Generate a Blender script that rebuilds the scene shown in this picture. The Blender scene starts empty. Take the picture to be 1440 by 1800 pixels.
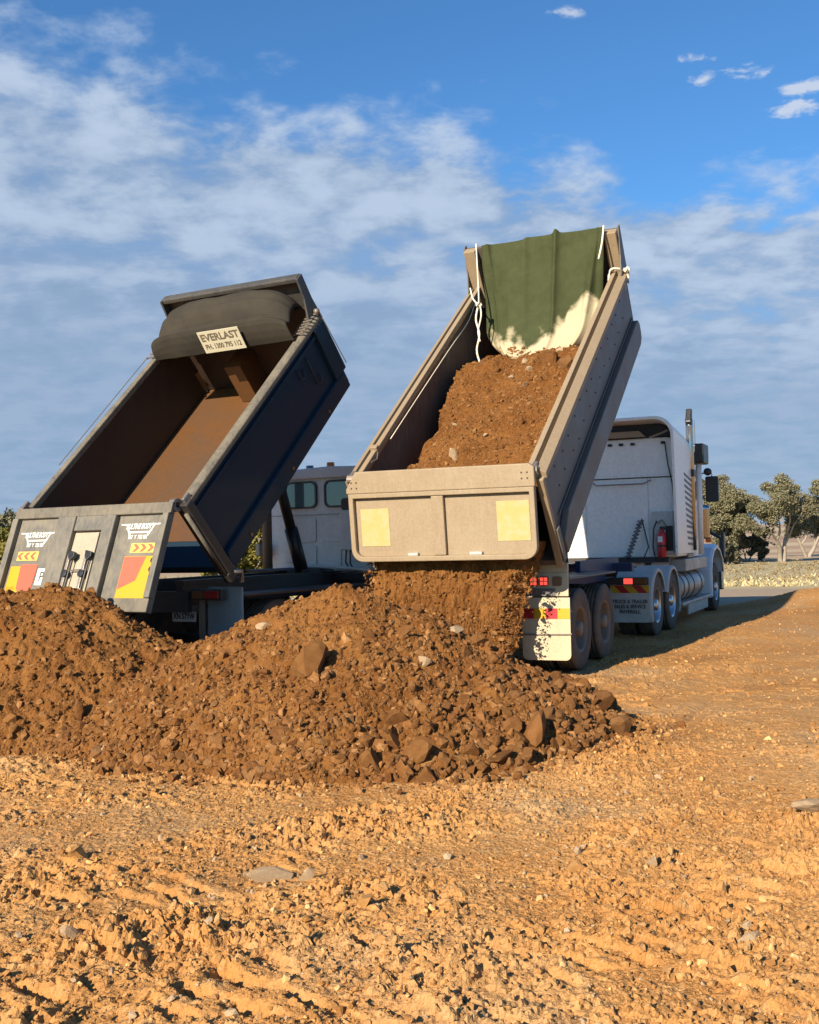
import bpy, bmesh, math, random
import numpy as np
from mathutils import Matrix, Vector

# ------------------------------------------------------------------ camera, sky, sun, exposure
SC = bpy.context.scene
COL = SC.collection
CAM_H, CAM_P, CAM_R, CAM_F = 1.752, 0.02493, 0.02436, 1959.3      # height, pitch, roll, focal length in px of a 1440 wide picture
SUN_AZ, SUN_EL = math.radians(32.0), math.radians(25.0)            # azimuth the shadows run to (right of +Y), elevation
SUN_STRENGTH, SKY_STRENGTH, EXPOSURE = 5.0, 0.081, 0.85

cam = bpy.data.cameras.new('camera')
camo = bpy.data.objects.new('camera', cam)
COL.objects.link(camo)
cam.sensor_fit = 'VERTICAL'
cam.sensor_height = 36.0
cam.lens = CAM_F / 1800.0 * 36.0
cam.clip_start = 0.1
cam.clip_end = 6000.0
Rv, Uv, Fv = Vector((1, 0, 0)), Vector((0, -math.sin(CAM_P), math.cos(CAM_P))), Vector((0, math.cos(CAM_P), math.sin(CAM_P)))
cR = math.cos(CAM_R) * Rv - math.sin(CAM_R) * Uv
cU = math.sin(CAM_R) * Rv + math.cos(CAM_R) * Uv
m3 = Matrix((cR, cU, -Fv)).transposed()
camo.matrix_world = Matrix.Translation((0, 0, CAM_H)) @ m3.to_4x4()
SC.camera = camo

SC.cycles.max_bounces = 6
SC.cycles.diffuse_bounces = 2
SC.cycles.glossy_bounces = 2
SC.cycles.transparent_max_bounces = 4
SC.view_settings.view_transform = 'Standard'
SC.view_settings.look = 'None'
SC.view_settings.gamma = 1.0
SC.view_settings.exposure = EXPOSURE
SC.view_settings.use_curve_mapping = False

world = bpy.data.worlds.new('World')
SC.world = world
world.use_nodes = True
world.cycles.sampling_method = 'MANUAL'
world.cycles.sample_map_resolution = 256


def build_world():
    nt = world.node_tree
    N, L = nt.nodes, nt.links
    N.clear()
    out = N.new('ShaderNodeOutputWorld')
    bg = N.new('ShaderNodeBackground')
    bg.inputs['Strength'].default_value = SKY_STRENGTH
    L.new(bg.outputs[0], out.inputs[0])
    sky = N.new('ShaderNodeTexSky')
    sky.sky_type = 'NISHITA'
    sky.sun_disc = False
    sky.sun_elevation = SUN_EL
    sky.sun_rotation = SUN_AZ + math.pi
    sky.air_density = 1.0
    sky.dust_density = 0.4
    sky.ozone_density = 2.2
    tc = N.new('ShaderNodeTexCoord')
    sep = N.new('ShaderNodeSeparateXYZ')
    L.new(tc.outputs['Generated'], sep.inputs[0])

    def math_(op, a, b=None, c=None, clamp=False):
        n = N.new('ShaderNodeMath')
        n.operation = op
        n.use_clamp = clamp
        for i, v in enumerate((a, b, c)):
            if v is None:
                continue
            if isinstance(v, (int, float)):
                n.inputs[i].default_value = v
            else:
                L.new(v, n.inputs[i])
        return n.outputs[0]

    def noise(vec, scale, detail, rough=0.55, dist=0.0):
        n = N.new('ShaderNodeTexNoise')
        n.inputs['Scale'].default_value = scale
        n.inputs['Detail'].default_value = detail
        n.inputs['Roughness'].default_value = rough
        n.inputs['Distortion'].default_value = dist
        L.new(vec, n.inputs['Vector'])
        return n.outputs['Fac']

    def ramp(v, a, b, lo=0.0, hi=1.0):
        n = N.new('ShaderNodeMapRange')
        n.interpolation_type = 'SMOOTHSTEP'
        L.new(v, n.inputs[0])
        n.inputs[1].default_value = a
        n.inputs[2].default_value = b
        n.inputs[3].default_value = lo
        n.inputs[4].default_value = hi
        return n.outputs[0]
    z = math_('MAXIMUM', sep.outputs[2], 0.0)
    zz = math_('ADD', z, 0.02)
    px = math_('DIVIDE', sep.outputs[0], zz)
    py = math_('DIVIDE', sep.outputs[1], zz)
    comb = N.new('ShaderNodeCombineXYZ')
    L.new(px, comb.inputs[0])
    L.new(py, comb.inputs[1])
    P0 = comb.outputs[0]
    zb = math_('ADD', z, 0.09)
    comb2 = N.new('ShaderNodeCombineXYZ')
    L.new(math_('DIVIDE', sep.outputs[0], zb), comb2.inputs[0])
    L.new(math_('DIVIDE', sep.outputs[1], zb), comb2.inputs[1])
    P = comb2.outputs[0]
    # the cloud sheet: a layer overhead whose near edge runs diagonally across the sky
    edge = math_('ADD', math_('MULTIPLY', px, -0.477), math_('MULTIPLY', py, 0.879))
    n1 = noise(P, 1.5, 6, 0.56, 0.1)
    zc = math_('ADD', z, 0.2)
    comb3 = N.new('ShaderNodeCombineXYZ')
    L.new(math_('DIVIDE', sep.outputs[0], zc), comb3.inputs[0])
    L.new(math_('DIVIDE', sep.outputs[1], zc), comb3.inputs[1])
    n2 = noise(comb3.outputs[0], 8.0, 5, 0.58, 0.15)
    wob = math_('ADD', math_('MULTIPLY', math_('SUBTRACT', n1, 0.5), 1.8), math_('MULTIPLY', math_('SUBTRACT', n2, 0.5), 1.0))
    e2 = math_('ADD', edge, wob)
    cover = ramp(e2, 2.08, 2.5)
    fine = math_('MULTIPLY_ADD', n2, 0.5, math_('MULTIPLY', n1, 0.55))
    dens = ramp(fine, 0.36, 0.54, 0.62, 1.0)
    # the sheet is ragged at its edge and closes up with distance
    dens = math_('MAXIMUM', dens, ramp(edge, 2.0, 4.0, 0.0, 0.97))
    sheet = math_('MULTIPLY', cover, dens)
    # small separate puffs in the clear part
    puffs = None
    for (ax, ay, sx, sy, st) in ((0.715, 2.28, .028, .03, .95), (0.60, 2.21, .025, .018, .7), (0.636, 2.312, .022, .025, .65),
                                 (0.87, 2.36, .035, .035, 1.0), (0.90, 2.47, .04, .04, 1.0), (0.31, 2.01, .025, .016, .5)):
        vs = N.new('ShaderNodeVectorMath')
        vs.operation = 'MULTIPLY_ADD'
        L.new(P0, vs.inputs[0])
        vs.inputs[1].default_value = (1 / sx, 1 / sy, 0)
        vs.inputs[2].default_value = (-ax / sx, -ay / sy, 0)
        ln = N.new('ShaderNodeVectorMath')
        ln.operation = 'LENGTH'
        L.new(vs.outputs[0], ln.inputs[0])
        g = ramp(ln.outputs['Value'], 0.0, 2.8, st, 0.0)
        puffs = g if puffs is None else math_('MAXIMUM', puffs, g)
    n5 = noise(P, 16.0, 4, 0.62, 0.3)
    pz = math_('ADD', puffs, math_('MULTIPLY', math_('SUBTRACT', n5, 0.5), 2.8))
    pm = math_('MULTIPLY', ramp(pz, 0.3, 1.05), ramp(puffs, 0.02, 0.35))
    # cloud brightness: lit upper lumps, blue grey elsewhere
    lum = ramp(math_('ADD', math_('MULTIPLY', n2, 0.6), math_('MULTIPLY', n1, 0.5)), 0.42, 0.66, 0.0, 1.0)
    lum = math_('MULTIPLY', lum, ramp(edge, 2.4, 5.5, 1.0, 0.3))
    cmix = N.new('ShaderNodeMix')
    cmix.data_type = 'RGBA'
    L.new(lum, cmix.inputs[0])
    cmix.inputs[6].default_value = (1.9, 2.65, 3.85, 1)
    cmix.inputs[7].default_value = (3.5, 4.25, 5.4, 1)
    m1 = N.new('ShaderNodeMix')
    m1.data_type = 'RGBA'
    tint = N.new('ShaderNodeMix')
    tint.data_type = 'RGBA'
    tint.blend_type = 'MULTIPLY'
    tint.inputs[0].default_value = 1.0
    L.new(sky.outputs[0], tint.inputs[6])
    tint.inputs[7].default_value = SKY_TINT
    L.new(math_('MULTIPLY', sheet, 0.96), m1.inputs[0])
    L.new(tint.outputs[2], m1.inputs[6])
    L.new(cmix.outputs[2], m1.inputs[7])
    m2 = N.new('ShaderNodeMix')
    m2.data_type = 'RGBA'
    L.new(math_('MULTIPLY', pm, 0.8), m2.inputs[0])
    L.new(m1.outputs[2], m2.inputs[6])
    m2.inputs[7].default_value = (4.6, 5.0, 5.7, 1)
    L.new(m2.outputs[2], bg.inputs['Color'])


SKY_TINT = (0.42, 0.76, 1.05, 1)
build_world()

sun = bpy.data.lights.new('sun', 'SUN')
sun.energy = SUN_STRENGTH
sun.angle = math.radians(0.53)
sun.color = (1.0, 0.86, 0.66)
suno = bpy.data.objects.new('sun', sun)
COL.objects.link(suno)
sd = Vector((math.sin(SUN_AZ) * math.cos(SUN_EL), math.cos(SUN_AZ) * math.cos(SUN_EL), -math.sin(SUN_EL)))
suno.rotation_euler = sd.to_track_quat('-Z', 'Y').to_euler()
suno.location = (-10, -12, 14)

# ------------------------------------------------------------------ noise helpers
RNG = np.random.default_rng(7)
_perm = np.random.default_rng(11).permutation(4096)
_gr = np.random.default_rng(12).uniform(0, 2 * np.pi, 4096)
_gx, _gy = np.cos(_gr), np.sin(_gr)
_hv = np.random.default_rng(13).random((4096, 3))


def _hash(ix, iy, s):
    return _perm[(_perm[(_perm[(ix + s * 131) & 4095] + iy) & 4095] + s * 17) & 4095]


def perlin(x, y, s=0):
    x = np.asarray(x, float)
    y = np.asarray(y, float)
    ix = np.floor(x).astype(np.int64)
    iy = np.floor(y).astype(np.int64)
    fx, fy = x - ix, y - iy
    u = fx * fx * fx * (fx * (fx * 6 - 15) + 10)
    v = fy * fy * fy * (fy * (fy * 6 - 15) + 10)

    def g(dx, dy):
        h = _hash(ix + dx, iy + dy, s)
        return _gx[h] * (fx - dx) + _gy[h] * (fy - dy)
    a = g(0, 0) * (1 - u) + g(1, 0) * u
    b = g(0, 1) * (1 - u) + g(1, 1) * u
    return (a * (1 - v) + b * v) * 1.5


def fbm(x, y, octv=4, s=0, gain=0.5):
    t = 0
    a = 1.0
    f = 1.0
    for o in range(octv):
        t = t + a * perlin(x * f, y * f, s + o * 7)
        a *= gain
        f *= 2.03
    return t


def worley(x, y, s=0):
    """distance to nearest cell point and a random value of that cell"""
    x = np.asarray(x, float)
    y = np.asarray(y, float)
    ix = np.floor(x).astype(np.int64)
    iy = np.floor(y).astype(np.int64)
    best = np.full(x.shape, 9.0)
    val = np.zeros(x.shape)
    for dx in (-1, 0, 1):
        for dy in (-1, 0, 1):
            h = _hash(ix + dx, iy + dy, s)
            d = np.hypot(ix + dx + _hv[h, 0] - x, iy + dy + _hv[h, 1] - y)
            k = d < best
            best = np.where(k, d, best)
            val = np.where(k, _hv[h, 2], val)
    return best, val


def sstep(a, b, x):
    t = np.clip((x - a) / (b - a), 0, 1)
    return t * t * (3 - 2 * t)


# ------------------------------------------------------------------ materials
MATS = {}


def _nt(name):
    m = bpy.data.materials.new(name)
    m.use_nodes = True
    nt = m.node_tree
    return m, nt, nt.nodes, nt.links, nt.nodes['Principled BSDF']


def _noise(N, L, vec, scale, detail=5, rough=0.6, dist=0.0):
    n = N.new('ShaderNodeTexNoise')
    n.inputs['Scale'].default_value = scale
    n.inputs['Detail'].default_value = detail
    n.inputs['Roughness'].default_value = rough
    n.inputs['Distortion'].default_value = dist
    L.new(vec, n.inputs['Vector'])
    return n.outputs['Fac']


def _range(N, L, v, a, b, lo=0.0, hi=1.0):
    n = N.new('ShaderNodeMapRange')
    L.new(v, n.inputs[0])
    n.inputs[1].default_value = a
    n.inputs[2].default_value = b
    n.inputs[3].default_value = lo
    n.inputs[4].default_value = hi
    return n.outputs[0]


def _mix(N, L, fac, a, b, blend='MIX'):
    n = N.new('ShaderNodeMix')
    n.data_type = 'RGBA'
    n.blend_type = blend
    for i, v in ((0, fac), (6, a), (7, b)):
        if isinstance(v, (int, float)):
            n.inputs[i].default_value = v
        elif isinstance(v, tuple):
            n.inputs[i].default_value = (*v, 1) if len(v) == 3 else v
        else:
            L.new(v, n.inputs[i])
    return n.outputs[2]


def _bump(N, L, bsdf, h, strength, dist):
    n = N.new('ShaderNodeBump')
    n.inputs['Strength'].default_value = strength
    n.inputs['Distance'].default_value = dist
    L.new(h, n.inputs['Height'])
    L.new(n.outputs[0], bsdf.inputs['Normal'])


def paint(name, col, rough=0.45, metal=0.0, dirt=(0.32, 0.2, 0.1), amount=0.35, scale=2.5, coat=0.0, streak=True, fine=0.15, spec=0.5):
    """painted or bare surface with dust patches, streaks and fine scratches"""
    if name in MATS:
        return MATS[name]
    m, nt, N, L, b = _nt(name)
    tc = N.new('ShaderNodeTexCoord')
    O = tc.outputs['Object']
    n1 = _noise(N, L, O, scale, 5, 0.65, 0.4)
    mp = N.new('ShaderNodeMapping')
    mp.inputs['Scale'].default_value = (9, 9, 1.1)
    L.new(O, mp.inputs[0])
    n2 = _noise(N, L, mp.outputs[0], scale * 1.2, 3, 0.6)
    n3 = _noise(N, L, O, scale * 16, 3, 0.7)
    a = N.new('ShaderNodeMath')
    a.operation = 'MULTIPLY_ADD'
    L.new(n2, a.inputs[0])
    a.inputs[1].default_value = 0.6 if streak else 0.0
    L.new(n1, a.inputs[2])
    a2 = N.new('ShaderNodeMath')
    a2.operation = 'MULTIPLY_ADD'
    L.new(n3, a2.inputs[0])
    a2.inputs[1].default_value = fine
    L.new(a.outputs[0], a2.inputs[2])
    top = 0.9 if streak else 0.6
    f = _range(N, L, a2.outputs[0], top - 0.28, top + 0.22, 0.0, amount * 1.6)
    c = _mix(N, L, f, col, dirt)
    c2 = _mix(N, L, _range(N, L, n3, 0.35, 0.75, 0.0, 0.16), c, (0.02, 0.018, 0.015))
    L.new(c2, b.inputs['Base Color'])
    L.new(_range(N, L, f, 0, 1, rough, min(1.0, rough + 0.4)), b.inputs['Roughness'])
    b.inputs['Metallic'].default_value = metal
    b.inputs['Specular IOR Level'].default_value = spec
    b.inputs['Coat Weight'].default_value = coat
    b.inputs['Coat Roughness'].default_value = 0.15
    _bump(N, L, b, n3, 0.12, 0.004)
    MATS[name] = m
    return m


def soil(name, c1, c2, c3, scale=3.0, attr=False, bump=0.5, rough=0.95, extra=None):
    """earth: two colours in patches, paler crumbs, optional per-stone variation"""
    if name in MATS:
        return MATS[name]
    m, nt, N, L, b = _nt(name)
    tc = N.new('ShaderNodeTexCoord')
    O = tc.outputs['Object']
    n1 = _noise(N, L, O, scale, 3, 0.6)
    n2 = _noise(N, L, O, scale * 13, 4, 0.7)
    n3 = _noise(N, L, O, scale * 60, 2, 0.7)
    c = _mix(N, L, _range(N, L, n1, 0.35, 0.65), c1, c2)
    if extra:
        n4 = _noise(N, L, O, scale * 0.55, 2, 0.6)
        c = _mix(N, L, _range(N, L, n4, 0.5, 0.64, 0.0, 0.7), c, extra[0])
        c = _mix(N, L, _range(N, L, n4, 0.46, 0.34, 0.0, 0.55), c, extra[1])
    c = _mix(N, L, _range(N, L, n2, 0.5, 0.72, 0, 0.75), c, c3)
    c = _mix(N, L, _range(N, L, n3, 0.3, 0.7, 0.3, 0.0), c, (0.05, 0.025, 0.01))
    if attr:
        at = N.new('ShaderNodeAttribute')
        at.attribute_name = 'rnd'
        ramp = N.new('ShaderNodeValToRGB')
        e = ramp.color_ramp.elements
        e[0].position = 0.0
        e[0].color = (0.68, 0.64, 0.6, 1)
        e[1].position = 1.0
        e[1].color = (1.7, 1.9, 2.2, 1)
        for p, q in ((0.35, (0.9, 0.88, 0.86, 1)), (0.6, (1.0, 1.02, 1.0, 1)), (0.75, (0.95, 1.05, 1.25, 1)), (0.86, (1.15, 1.15, 1.15, 1)), (0.94, (1.3, 1.45, 1.65, 1))):
            k = e.new(p)
            k.color = q
        L.new(at.outputs['Fac'], ramp.inputs[0])
        c = _mix(N, L, 1.0, c, ramp.outputs[0], 'MULTIPLY')
    L.new(c, b.inputs['Base Color'])
    b.inputs['Roughness'].default_value = rough
    b.inputs['Specular IOR Level'].default_value = 0.15
    h = N.new('ShaderNodeMath')
    h.operation = 'MULTIPLY_ADD'
    L.new(n3, h.inputs[0])
    h.inputs[1].default_value = 0.4
    L.new(n2, h.inputs[2])
    _bump(N, L, b, h.outputs[0], bump, 0.03)
    MATS[name] = m
    return m


def plain(name, col, rough=0.5, metal=0.0, emit=None, es=0.0, spec=0.5, trans=0.0):
    if name in MATS:
        return MATS[name]
    m, nt, N, L, b = _nt(name)
    tc = N.new('ShaderNodeTexCoord')
    n = _noise(N, L, tc.outputs['Object'], 14, 5, 0.65)
    c = _mix(N, L, _range(N, L, n, 0.3, 0.75, 0.0, 0.28), col, tuple(v * 0.55 + 0.02 for v in col))
    L.new(c, b.inputs['Base Color'])
    L.new(_range(N, L, n, 0.3, 0.7, rough * 0.85, min(1, rough * 1.25)), b.inputs['Roughness'])
    b.inputs['Metallic'].default_value = metal
    b.inputs['Specular IOR Level'].default_value = spec
    b.inputs['Transmission Weight'].default_value = trans
    if emit:
        b.inputs['Emission Color'].default_value = (*emit, 1)
        b.inputs['Emission Strength'].default_value = es
    MATS[name] = m
    return m


TAN = paint('tan_paint', (0.325, 0.25, 0.16), 0.55, dirt=(0.22, 0.145, 0.08), amount=0.26, scale=2.2, fine=0.35)
TANIN = paint('scuffed_steel', (0.12, 0.105, 0.095), 0.5, metal=0.1, dirt=(0.09, 0.05, 0.03), amount=0.5, scale=1.4)
GREYSIDE = paint('weathered_side_paint', (0.125, 0.118, 0.11), 0.45, dirt=(0.19, 0.15, 0.11), amount=0.3, scale=1.6, spec=0.3)
WHITE = paint('white_cab_paint', (0.86, 0.83, 0.78), 0.3, dirt=(0.5, 0.42, 0.33), amount=0.10, scale=1.3, coat=0.3, fine=0.05)
WHITEB = paint('dull_white_cab_paint', (0.74, 0.73, 0.7), 0.4, dirt=(0.45, 0.38, 0.3), amount=0.14, scale=1.2, fine=0.05)
FLAP = paint('cream_mudflap_plastic', (0.54, 0.46, 0.31), 0.55, dirt=(0.3, 0.21, 0.12), amount=0.22, scale=3)
GREYFLAP = paint('grey_mudflap_plastic', (0.5, 0.5, 0.48), 0.55, dirt=(0.3, 0.22, 0.15), amount=0.25, scale=3)
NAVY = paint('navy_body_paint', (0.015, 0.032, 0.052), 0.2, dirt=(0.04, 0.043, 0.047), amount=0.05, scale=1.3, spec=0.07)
GREYGATE = paint('dusty_dark_grey_paint', (0.07, 0.07, 0.067), 0.5, dirt=(0.28, 0.24, 0.175), amount=0.36, scale=2.6, fine=0.3)
RAILB = paint('worn_dark_rail', (0.06, 0.057, 0.05), 0.5, dirt=(0.24, 0.2, 0.14), amount=0.42, scale=3, fine=0.3)
RUST = paint('polished_rusty_floor', (0.135, 0.056, 0.015), 0.42, dirt=(0.055, 0.034, 0.02), amount=0.55, scale=1.1, streak=False)
RUSTSHADE = paint('shade_darkened_rusty_wall', (0.022, 0.013, 0.01), 0.5, dirt=(0.07, 0.035, 0.018), amount=0.35, scale=1.4)  # rusty inner walls, colour darkened for the shade inside the body
GREYDK = paint('dark_headboard_paint', (0.04, 0.041, 0.042), 0.45, dirt=(0.14, 0.125, 0.1), amount=0.25, scale=2)
BLUEB = paint('blue_chassis_paint', (0.02, 0.04, 0.11), 0.4, dirt=(0.1, 0.085, 0.07), amount=0.1, scale=2, spec=0.15)
DARK = paint('dark_chassis', (0.018, 0.018, 0.02), 0.55, dirt=(0.14, 0.1, 0.065), amount=0.16, scale=3)
RUBBER = paint('tyre_rubber', (0.035, 0.034, 0.033), 0.75, dirt=(0.2, 0.14, 0.09), amount=0.5, scale=4, streak=False)
RIMM = paint('dusty_rim', (0.2, 0.17, 0.14), 0.5, metal=0.2, dirt=(0.24, 0.15, 0.08), amount=0.5, scale=5)
ALLOY = paint('alloy_rim', (0.62, 0.63, 0.65), 0.25, metal=0.9, dirt=(0.3, 0.22, 0.14), amount=0.25, scale=5)
CHROME = plain('chrome', (0.42, 0.43, 0.45), 0.22, 1.0)
ALU = paint('tank_aluminium', (0.5, 0.5, 0.5), 0.35, metal=0.6, dirt=(0.3, 0.22, 0.14), amount=0.4, scale=3)
BLACK = plain('black_plastic', (0.015, 0.016, 0.018), 0.4)
TARPG = None
RED = plain('red_lens_lit', (0.7, 0.04, 0.03), 0.3, emit=(1.0, 0.1, 0.07), es=0.6)
REDK = plain('red_lens', (0.3, 0.015, 0.012), 0.25)
AMBER = plain('amber_lens', (0.9, 0.2, 0.02), 0.25)
AMBERD = plain('brown_lens', (0.16, 0.06, 0.015), 0.3)
YEL = plain('yellow_film', (0.53, 0.31, 0.01), 0.4)
REDF = plain('red_film', (0.62, 0.11, 0.06), 0.4)
REDDK = plain('dark_red_film', (0.36, 0.015, 0.02), 0.4)
WHITEF = plain('white_film', (0.7, 0.69, 0.65), 0.4)
CREAMF = plain('cream_sign', (0.62, 0.58, 0.43), 0.5)
INK = plain('dark_ink', (0.03, 0.028, 0.025), 0.6)
INKG = plain('faded_ink', (0.16, 0.13, 0.09), 0.6)
INKY = plain('faded_yellow_ink', (0.45, 0.27, 0.01), 0.6)
GLASS = plain('tinted_glass', (0.09, 0.14, 0.15), 0.06, spec=0.8)
ROPE = plain('rope_fibre', (0.72, 0.66, 0.52), 0.9)
STEEL = paint('grey_steel', (0.3, 0.29, 0.28), 0.4, metal=0.7, dirt=(0.25, 0.16, 0.09), amount=0.4, scale=5)
REDEXT = plain('red_enamel', (0.5, 0.02, 0.025), 0.3)
TARPB = paint('dusty_canvas', (0.03, 0.028, 0.025), 0.9, dirt=(0.062, 0.053, 0.04), amount=0.5, scale=2.2, streak=False, spec=0.1)
EXHB = paint('brown_exhaust', (0.22, 0.15, 0.1), 0.55, metal=0.4, dirt=(0.3, 0.2, 0.12), amount=0.5, scale=4)

SOILG = soil('ground_soil', (0.45, 0.21, 0.062), (0.495, 0.262, 0.093), (0.54, 0.335, 0.15), 0.7, bump=0.8, extra=((0.45, 0.295, 0.15), (0.3, 0.138, 0.042)))
SOILC = soil('ground_clod', (0.42, 0.2, 0.062), (0.475, 0.252, 0.092), (0.52, 0.32, 0.148), 2.0, attr=True, bump=0.4)
SOILP = soil('pile_soil', (0.168, 0.062, 0.013), (0.252, 0.108, 0.028), (0.31, 0.162, 0.057), 1.6, bump=0.8)
SOILL = soil('load_soil', (0.155, 0.056, 0.011), (0.225, 0.094, 0.024), (0.29, 0.15, 0.053), 1.8, bump=0.9)
ROCKP = soil('pile_rock', (0.205, 0.082, 0.023), (0.265, 0.121, 0.039), (0.325, 0.183, 0.085), 2.2, attr=True, bump=0.6)
PALE = soil('pale_rock', (0.4, 0.26, 0.145), (0.45, 0.33, 0.205), (0.52, 0.42, 0.29), 4, bump=0.4)
SAND = soil('pale_sand', (0.62, 0.5, 0.3), (0.68, 0.57, 0.37), (0.74, 0.64, 0.46), 4, bump=0.4)


# ------------------------------------------------------------------ mesh helpers
def link(o):
    COL.objects.link(o)
    return o


def tag(o, label=None, cat=None, group=None, kind=None):
    if label:
        o['label'] = label
    if cat:
        o['category'] = cat
    if group:
        o['group'] = group
    if kind:
        o['kind'] = kind
    return o


def mesh_arrays(name, V, F, nper, rnd=None, smooth=False):
    """fast mesh from numpy: F is (n, nper)"""
    me = bpy.data.meshes.new(name)
    me.vertices.add(len(V))
    me.vertices.foreach_set('co', np.ascontiguousarray(V, np.float32).ravel())
    n = len(F)
    me.loops.add(n * nper)
    me.loops.foreach_set('vertex_index', np.ascontiguousarray(F, np.int32).ravel())
    me.polygons.add(n)
    me.polygons.foreach_set('loop_start', np.arange(0, n * nper, nper, dtype=np.int32))
    me.polygons.foreach_set('use_smooth', np.full(n, smooth, dtype=bool))
    if rnd is not None:
        a = me.attributes.new('rnd', 'FLOAT', 'POINT')
        a.data.foreach_set('value', np.ascontiguousarray(rnd, np.float32))
    me.update(calc_edges=True)
    me.validate()
    return me


def grid_mesh(name, X, Y, Z, smooth=True):
    ny, nx = X.shape
    V = np.stack([X.ravel(), Y.ravel(), Z.ravel()], 1)
    i = np.arange(ny * nx).reshape(ny, nx)
    F = np.stack([i[:-1, :-1].ravel(), i[:-1, 1:].ravel(), i[1:, 1:].ravel(), i[1:, :-1].ravel()], 1)
    return mesh_arrays(name, V, F, 4, smooth=smooth)


def obj_of(me, name, mat, parent=None):
    o = bpy.data.objects.new(name, me)
    if mat is not None and not me.materials:
        me.materials.append(mat)
    link(o)
    if parent is not None:
        o.parent = parent
    return o


class Thing:
    """an Empty at the base of a thing; parts are given in the frame F (origin, heading) and stored relative to org"""

    def __init__(s, name, label, cat, origin, heading, org=(0, 0, 0), group=None):
        s.org = np.array(org, float)
        e = bpy.data.objects.new(name, None)
        e.empty_display_size = 0.3
        link(e)
        c, sn = math.cos(heading), math.sin(heading)
        w = (origin[0] + s.org[0] * c + s.org[1] * sn, origin[1] - s.org[0] * sn + s.org[1] * c, origin[2] + s.org[2])
        e.location = w
        e.rotation_euler = (0, 0, -heading)
        tag(e, label, cat, group)
        s.e = e


class MB:
    def __init__(s, T=None):
        s.v = []
        s.f = []
        s.T = T

    def add(s, V, F):
        k = len(s.v)
        V = [tuple(map(float, p)) for p in V]
        if s.T:
            V = [s.T(*p) for p in V]
        s.v += V
        s.f += [tuple(i + k for i in f) for f in F]
        return s

    def box(s, x0, x1, y0, y1, z0, z1):
        V = [(x0, y0, z0), (x1, y0, z0), (x1, y1, z0), (x0, y1, z0), (x0, y0, z1), (x1, y0, z1), (x1, y1, z1), (x0, y1, z1)]
        return s.add(V, [(0, 3, 2, 1), (4, 5, 6, 7), (0, 1, 5, 4), (1, 2, 6, 5), (2, 3, 7, 6), (3, 0, 4, 7)])

    def prism(s, poly, a0, a1, axis='y'):
        """extrude a 2D polygon along an axis: poly gives the two other coordinates in order"""
        def p(q, a):
            return {'x': (a, q[0], q[1]), 'y': (q[0], a, q[1]), 'z': (q[0], q[1], a)}[axis]
        n = len(poly)
        V = [p(q, a0) for q in poly] + [p(q, a1) for q in poly]
        F = [tuple(range(n))[::-1], tuple(range(n, 2 * n))] + [(i, (i + 1) % n, n + (i + 1) % n, n + i) for i in range(n)]
        return s.add(V, F)

    def ring(s, outer, inner, a0, a1, axis='y'):
        """frame between two outlines of the same number of points"""
        def p(q, a):
            return {'x': (a, q[0], q[1]), 'y': (q[0], a, q[1]), 'z': (q[0], q[1], a)}[axis]
        n = len(outer)
        V = [p(q, a0) for q in outer] + [p(q, a0) for q in inner] + [p(q, a1) for q in outer] + [p(q, a1) for q in inner]
        F = []
        for i in range(n):
            j = (i + 1) % n
            F += [(i, j, n + j, n + i), (2 * n + i, 3 * n + i, 3 * n + j, 2 * n + j), (i, 2 * n + i, 2 * n + j, j), (n + i, n + j, 3 * n + j, 3 * n + i)]
        return s.add(V, F)

    def tube(s, path, r, n=10, caps=True):
        P = [Vector(p) for p in path]
        rs = r if isinstance(r, (list, tuple)) else [r] * len(P)
        V = []
        up = None
        for i, p in enumerate(P):
            d = (P[min(i + 1, len(P) - 1)] - P[max(i - 1, 0)]).normalized()
            if up is None:
                up = Vector((0, 0, 1)) if abs(d.z) < 0.9 else Vector((1, 0, 0))
            a = d.cross(up).normalized()
            up = a.cross(d).normalized()
            for k in range(n):
                t = 2 * math.pi * k / n
                V.append(p + rs[i] * (math.cos(t) * a + math.sin(t) * up))
        F = []
        for i in range(len(P) - 1):
            for k in range(n):
                F.append((i * n + k, i * n + (k + 1) % n, (i + 1) * n + (k + 1) % n, (i + 1) * n + k))
        if caps:
            F.append(tuple(range(n))[::-1])
            F.append(tuple(range((len(P) - 1) * n, len(P) * n)))
        return s.add(V, F)

    def lathe(s, prof, c, axis='x', n=40, closed=False):
        """prof: list of (along, radius) turned about an axis through c"""
        V = []
        for a, r in prof:
            for k in range(n):
                t = 2 * math.pi * k / n
                q = (r * math.cos(t), r * math.sin(t))
                d = {'x': (a, q[0], q[1]), 'y': (q[0], a, q[1]), 'z': (q[0], q[1], a)}[axis]
                V.append((c[0] + d[0], c[1] + d[1], c[2] + d[2]))
        F = []
        m = len(prof)
        for i in range(m if closed else m - 1):
            j = (i + 1) % m
            for k in range(n):
                F.append((i * n + k, i * n + (k + 1) % n, j * n + (k + 1) % n, j * n + k))
        return s.add(V, F)

    def build(s, name, mat, th=None, parent=None, smooth=False, bevel=0.0, org=None, seg=2):
        o0 = np.zeros(3) if th is None else th.org
        if org is not None:
            o0 = np.array(org, float)
        me = bpy.data.meshes.new(name)
        me.from_pydata([tuple(np.array(p) - o0) for p in s.v], [], s.f)
        bm = bmesh.new()
        bm.from_mesh(me)
        bmesh.ops.recalc_face_normals(bm, faces=bm.faces)
        bm.to_mesh(me)
        bm.free()
        if smooth:
            for p in me.polygons:
                p.use_smooth = True
        o = obj_of(me, name, mat, parent if parent is not None else (th.e if th else None))
        if bevel:
            b = o.modifiers.new('bevel', 'BEVEL')
            b.width = bevel
            b.segments = seg
            b.limit_method = 'ANGLE'
            b.angle_limit = math.radians(40)
        return o


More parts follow.
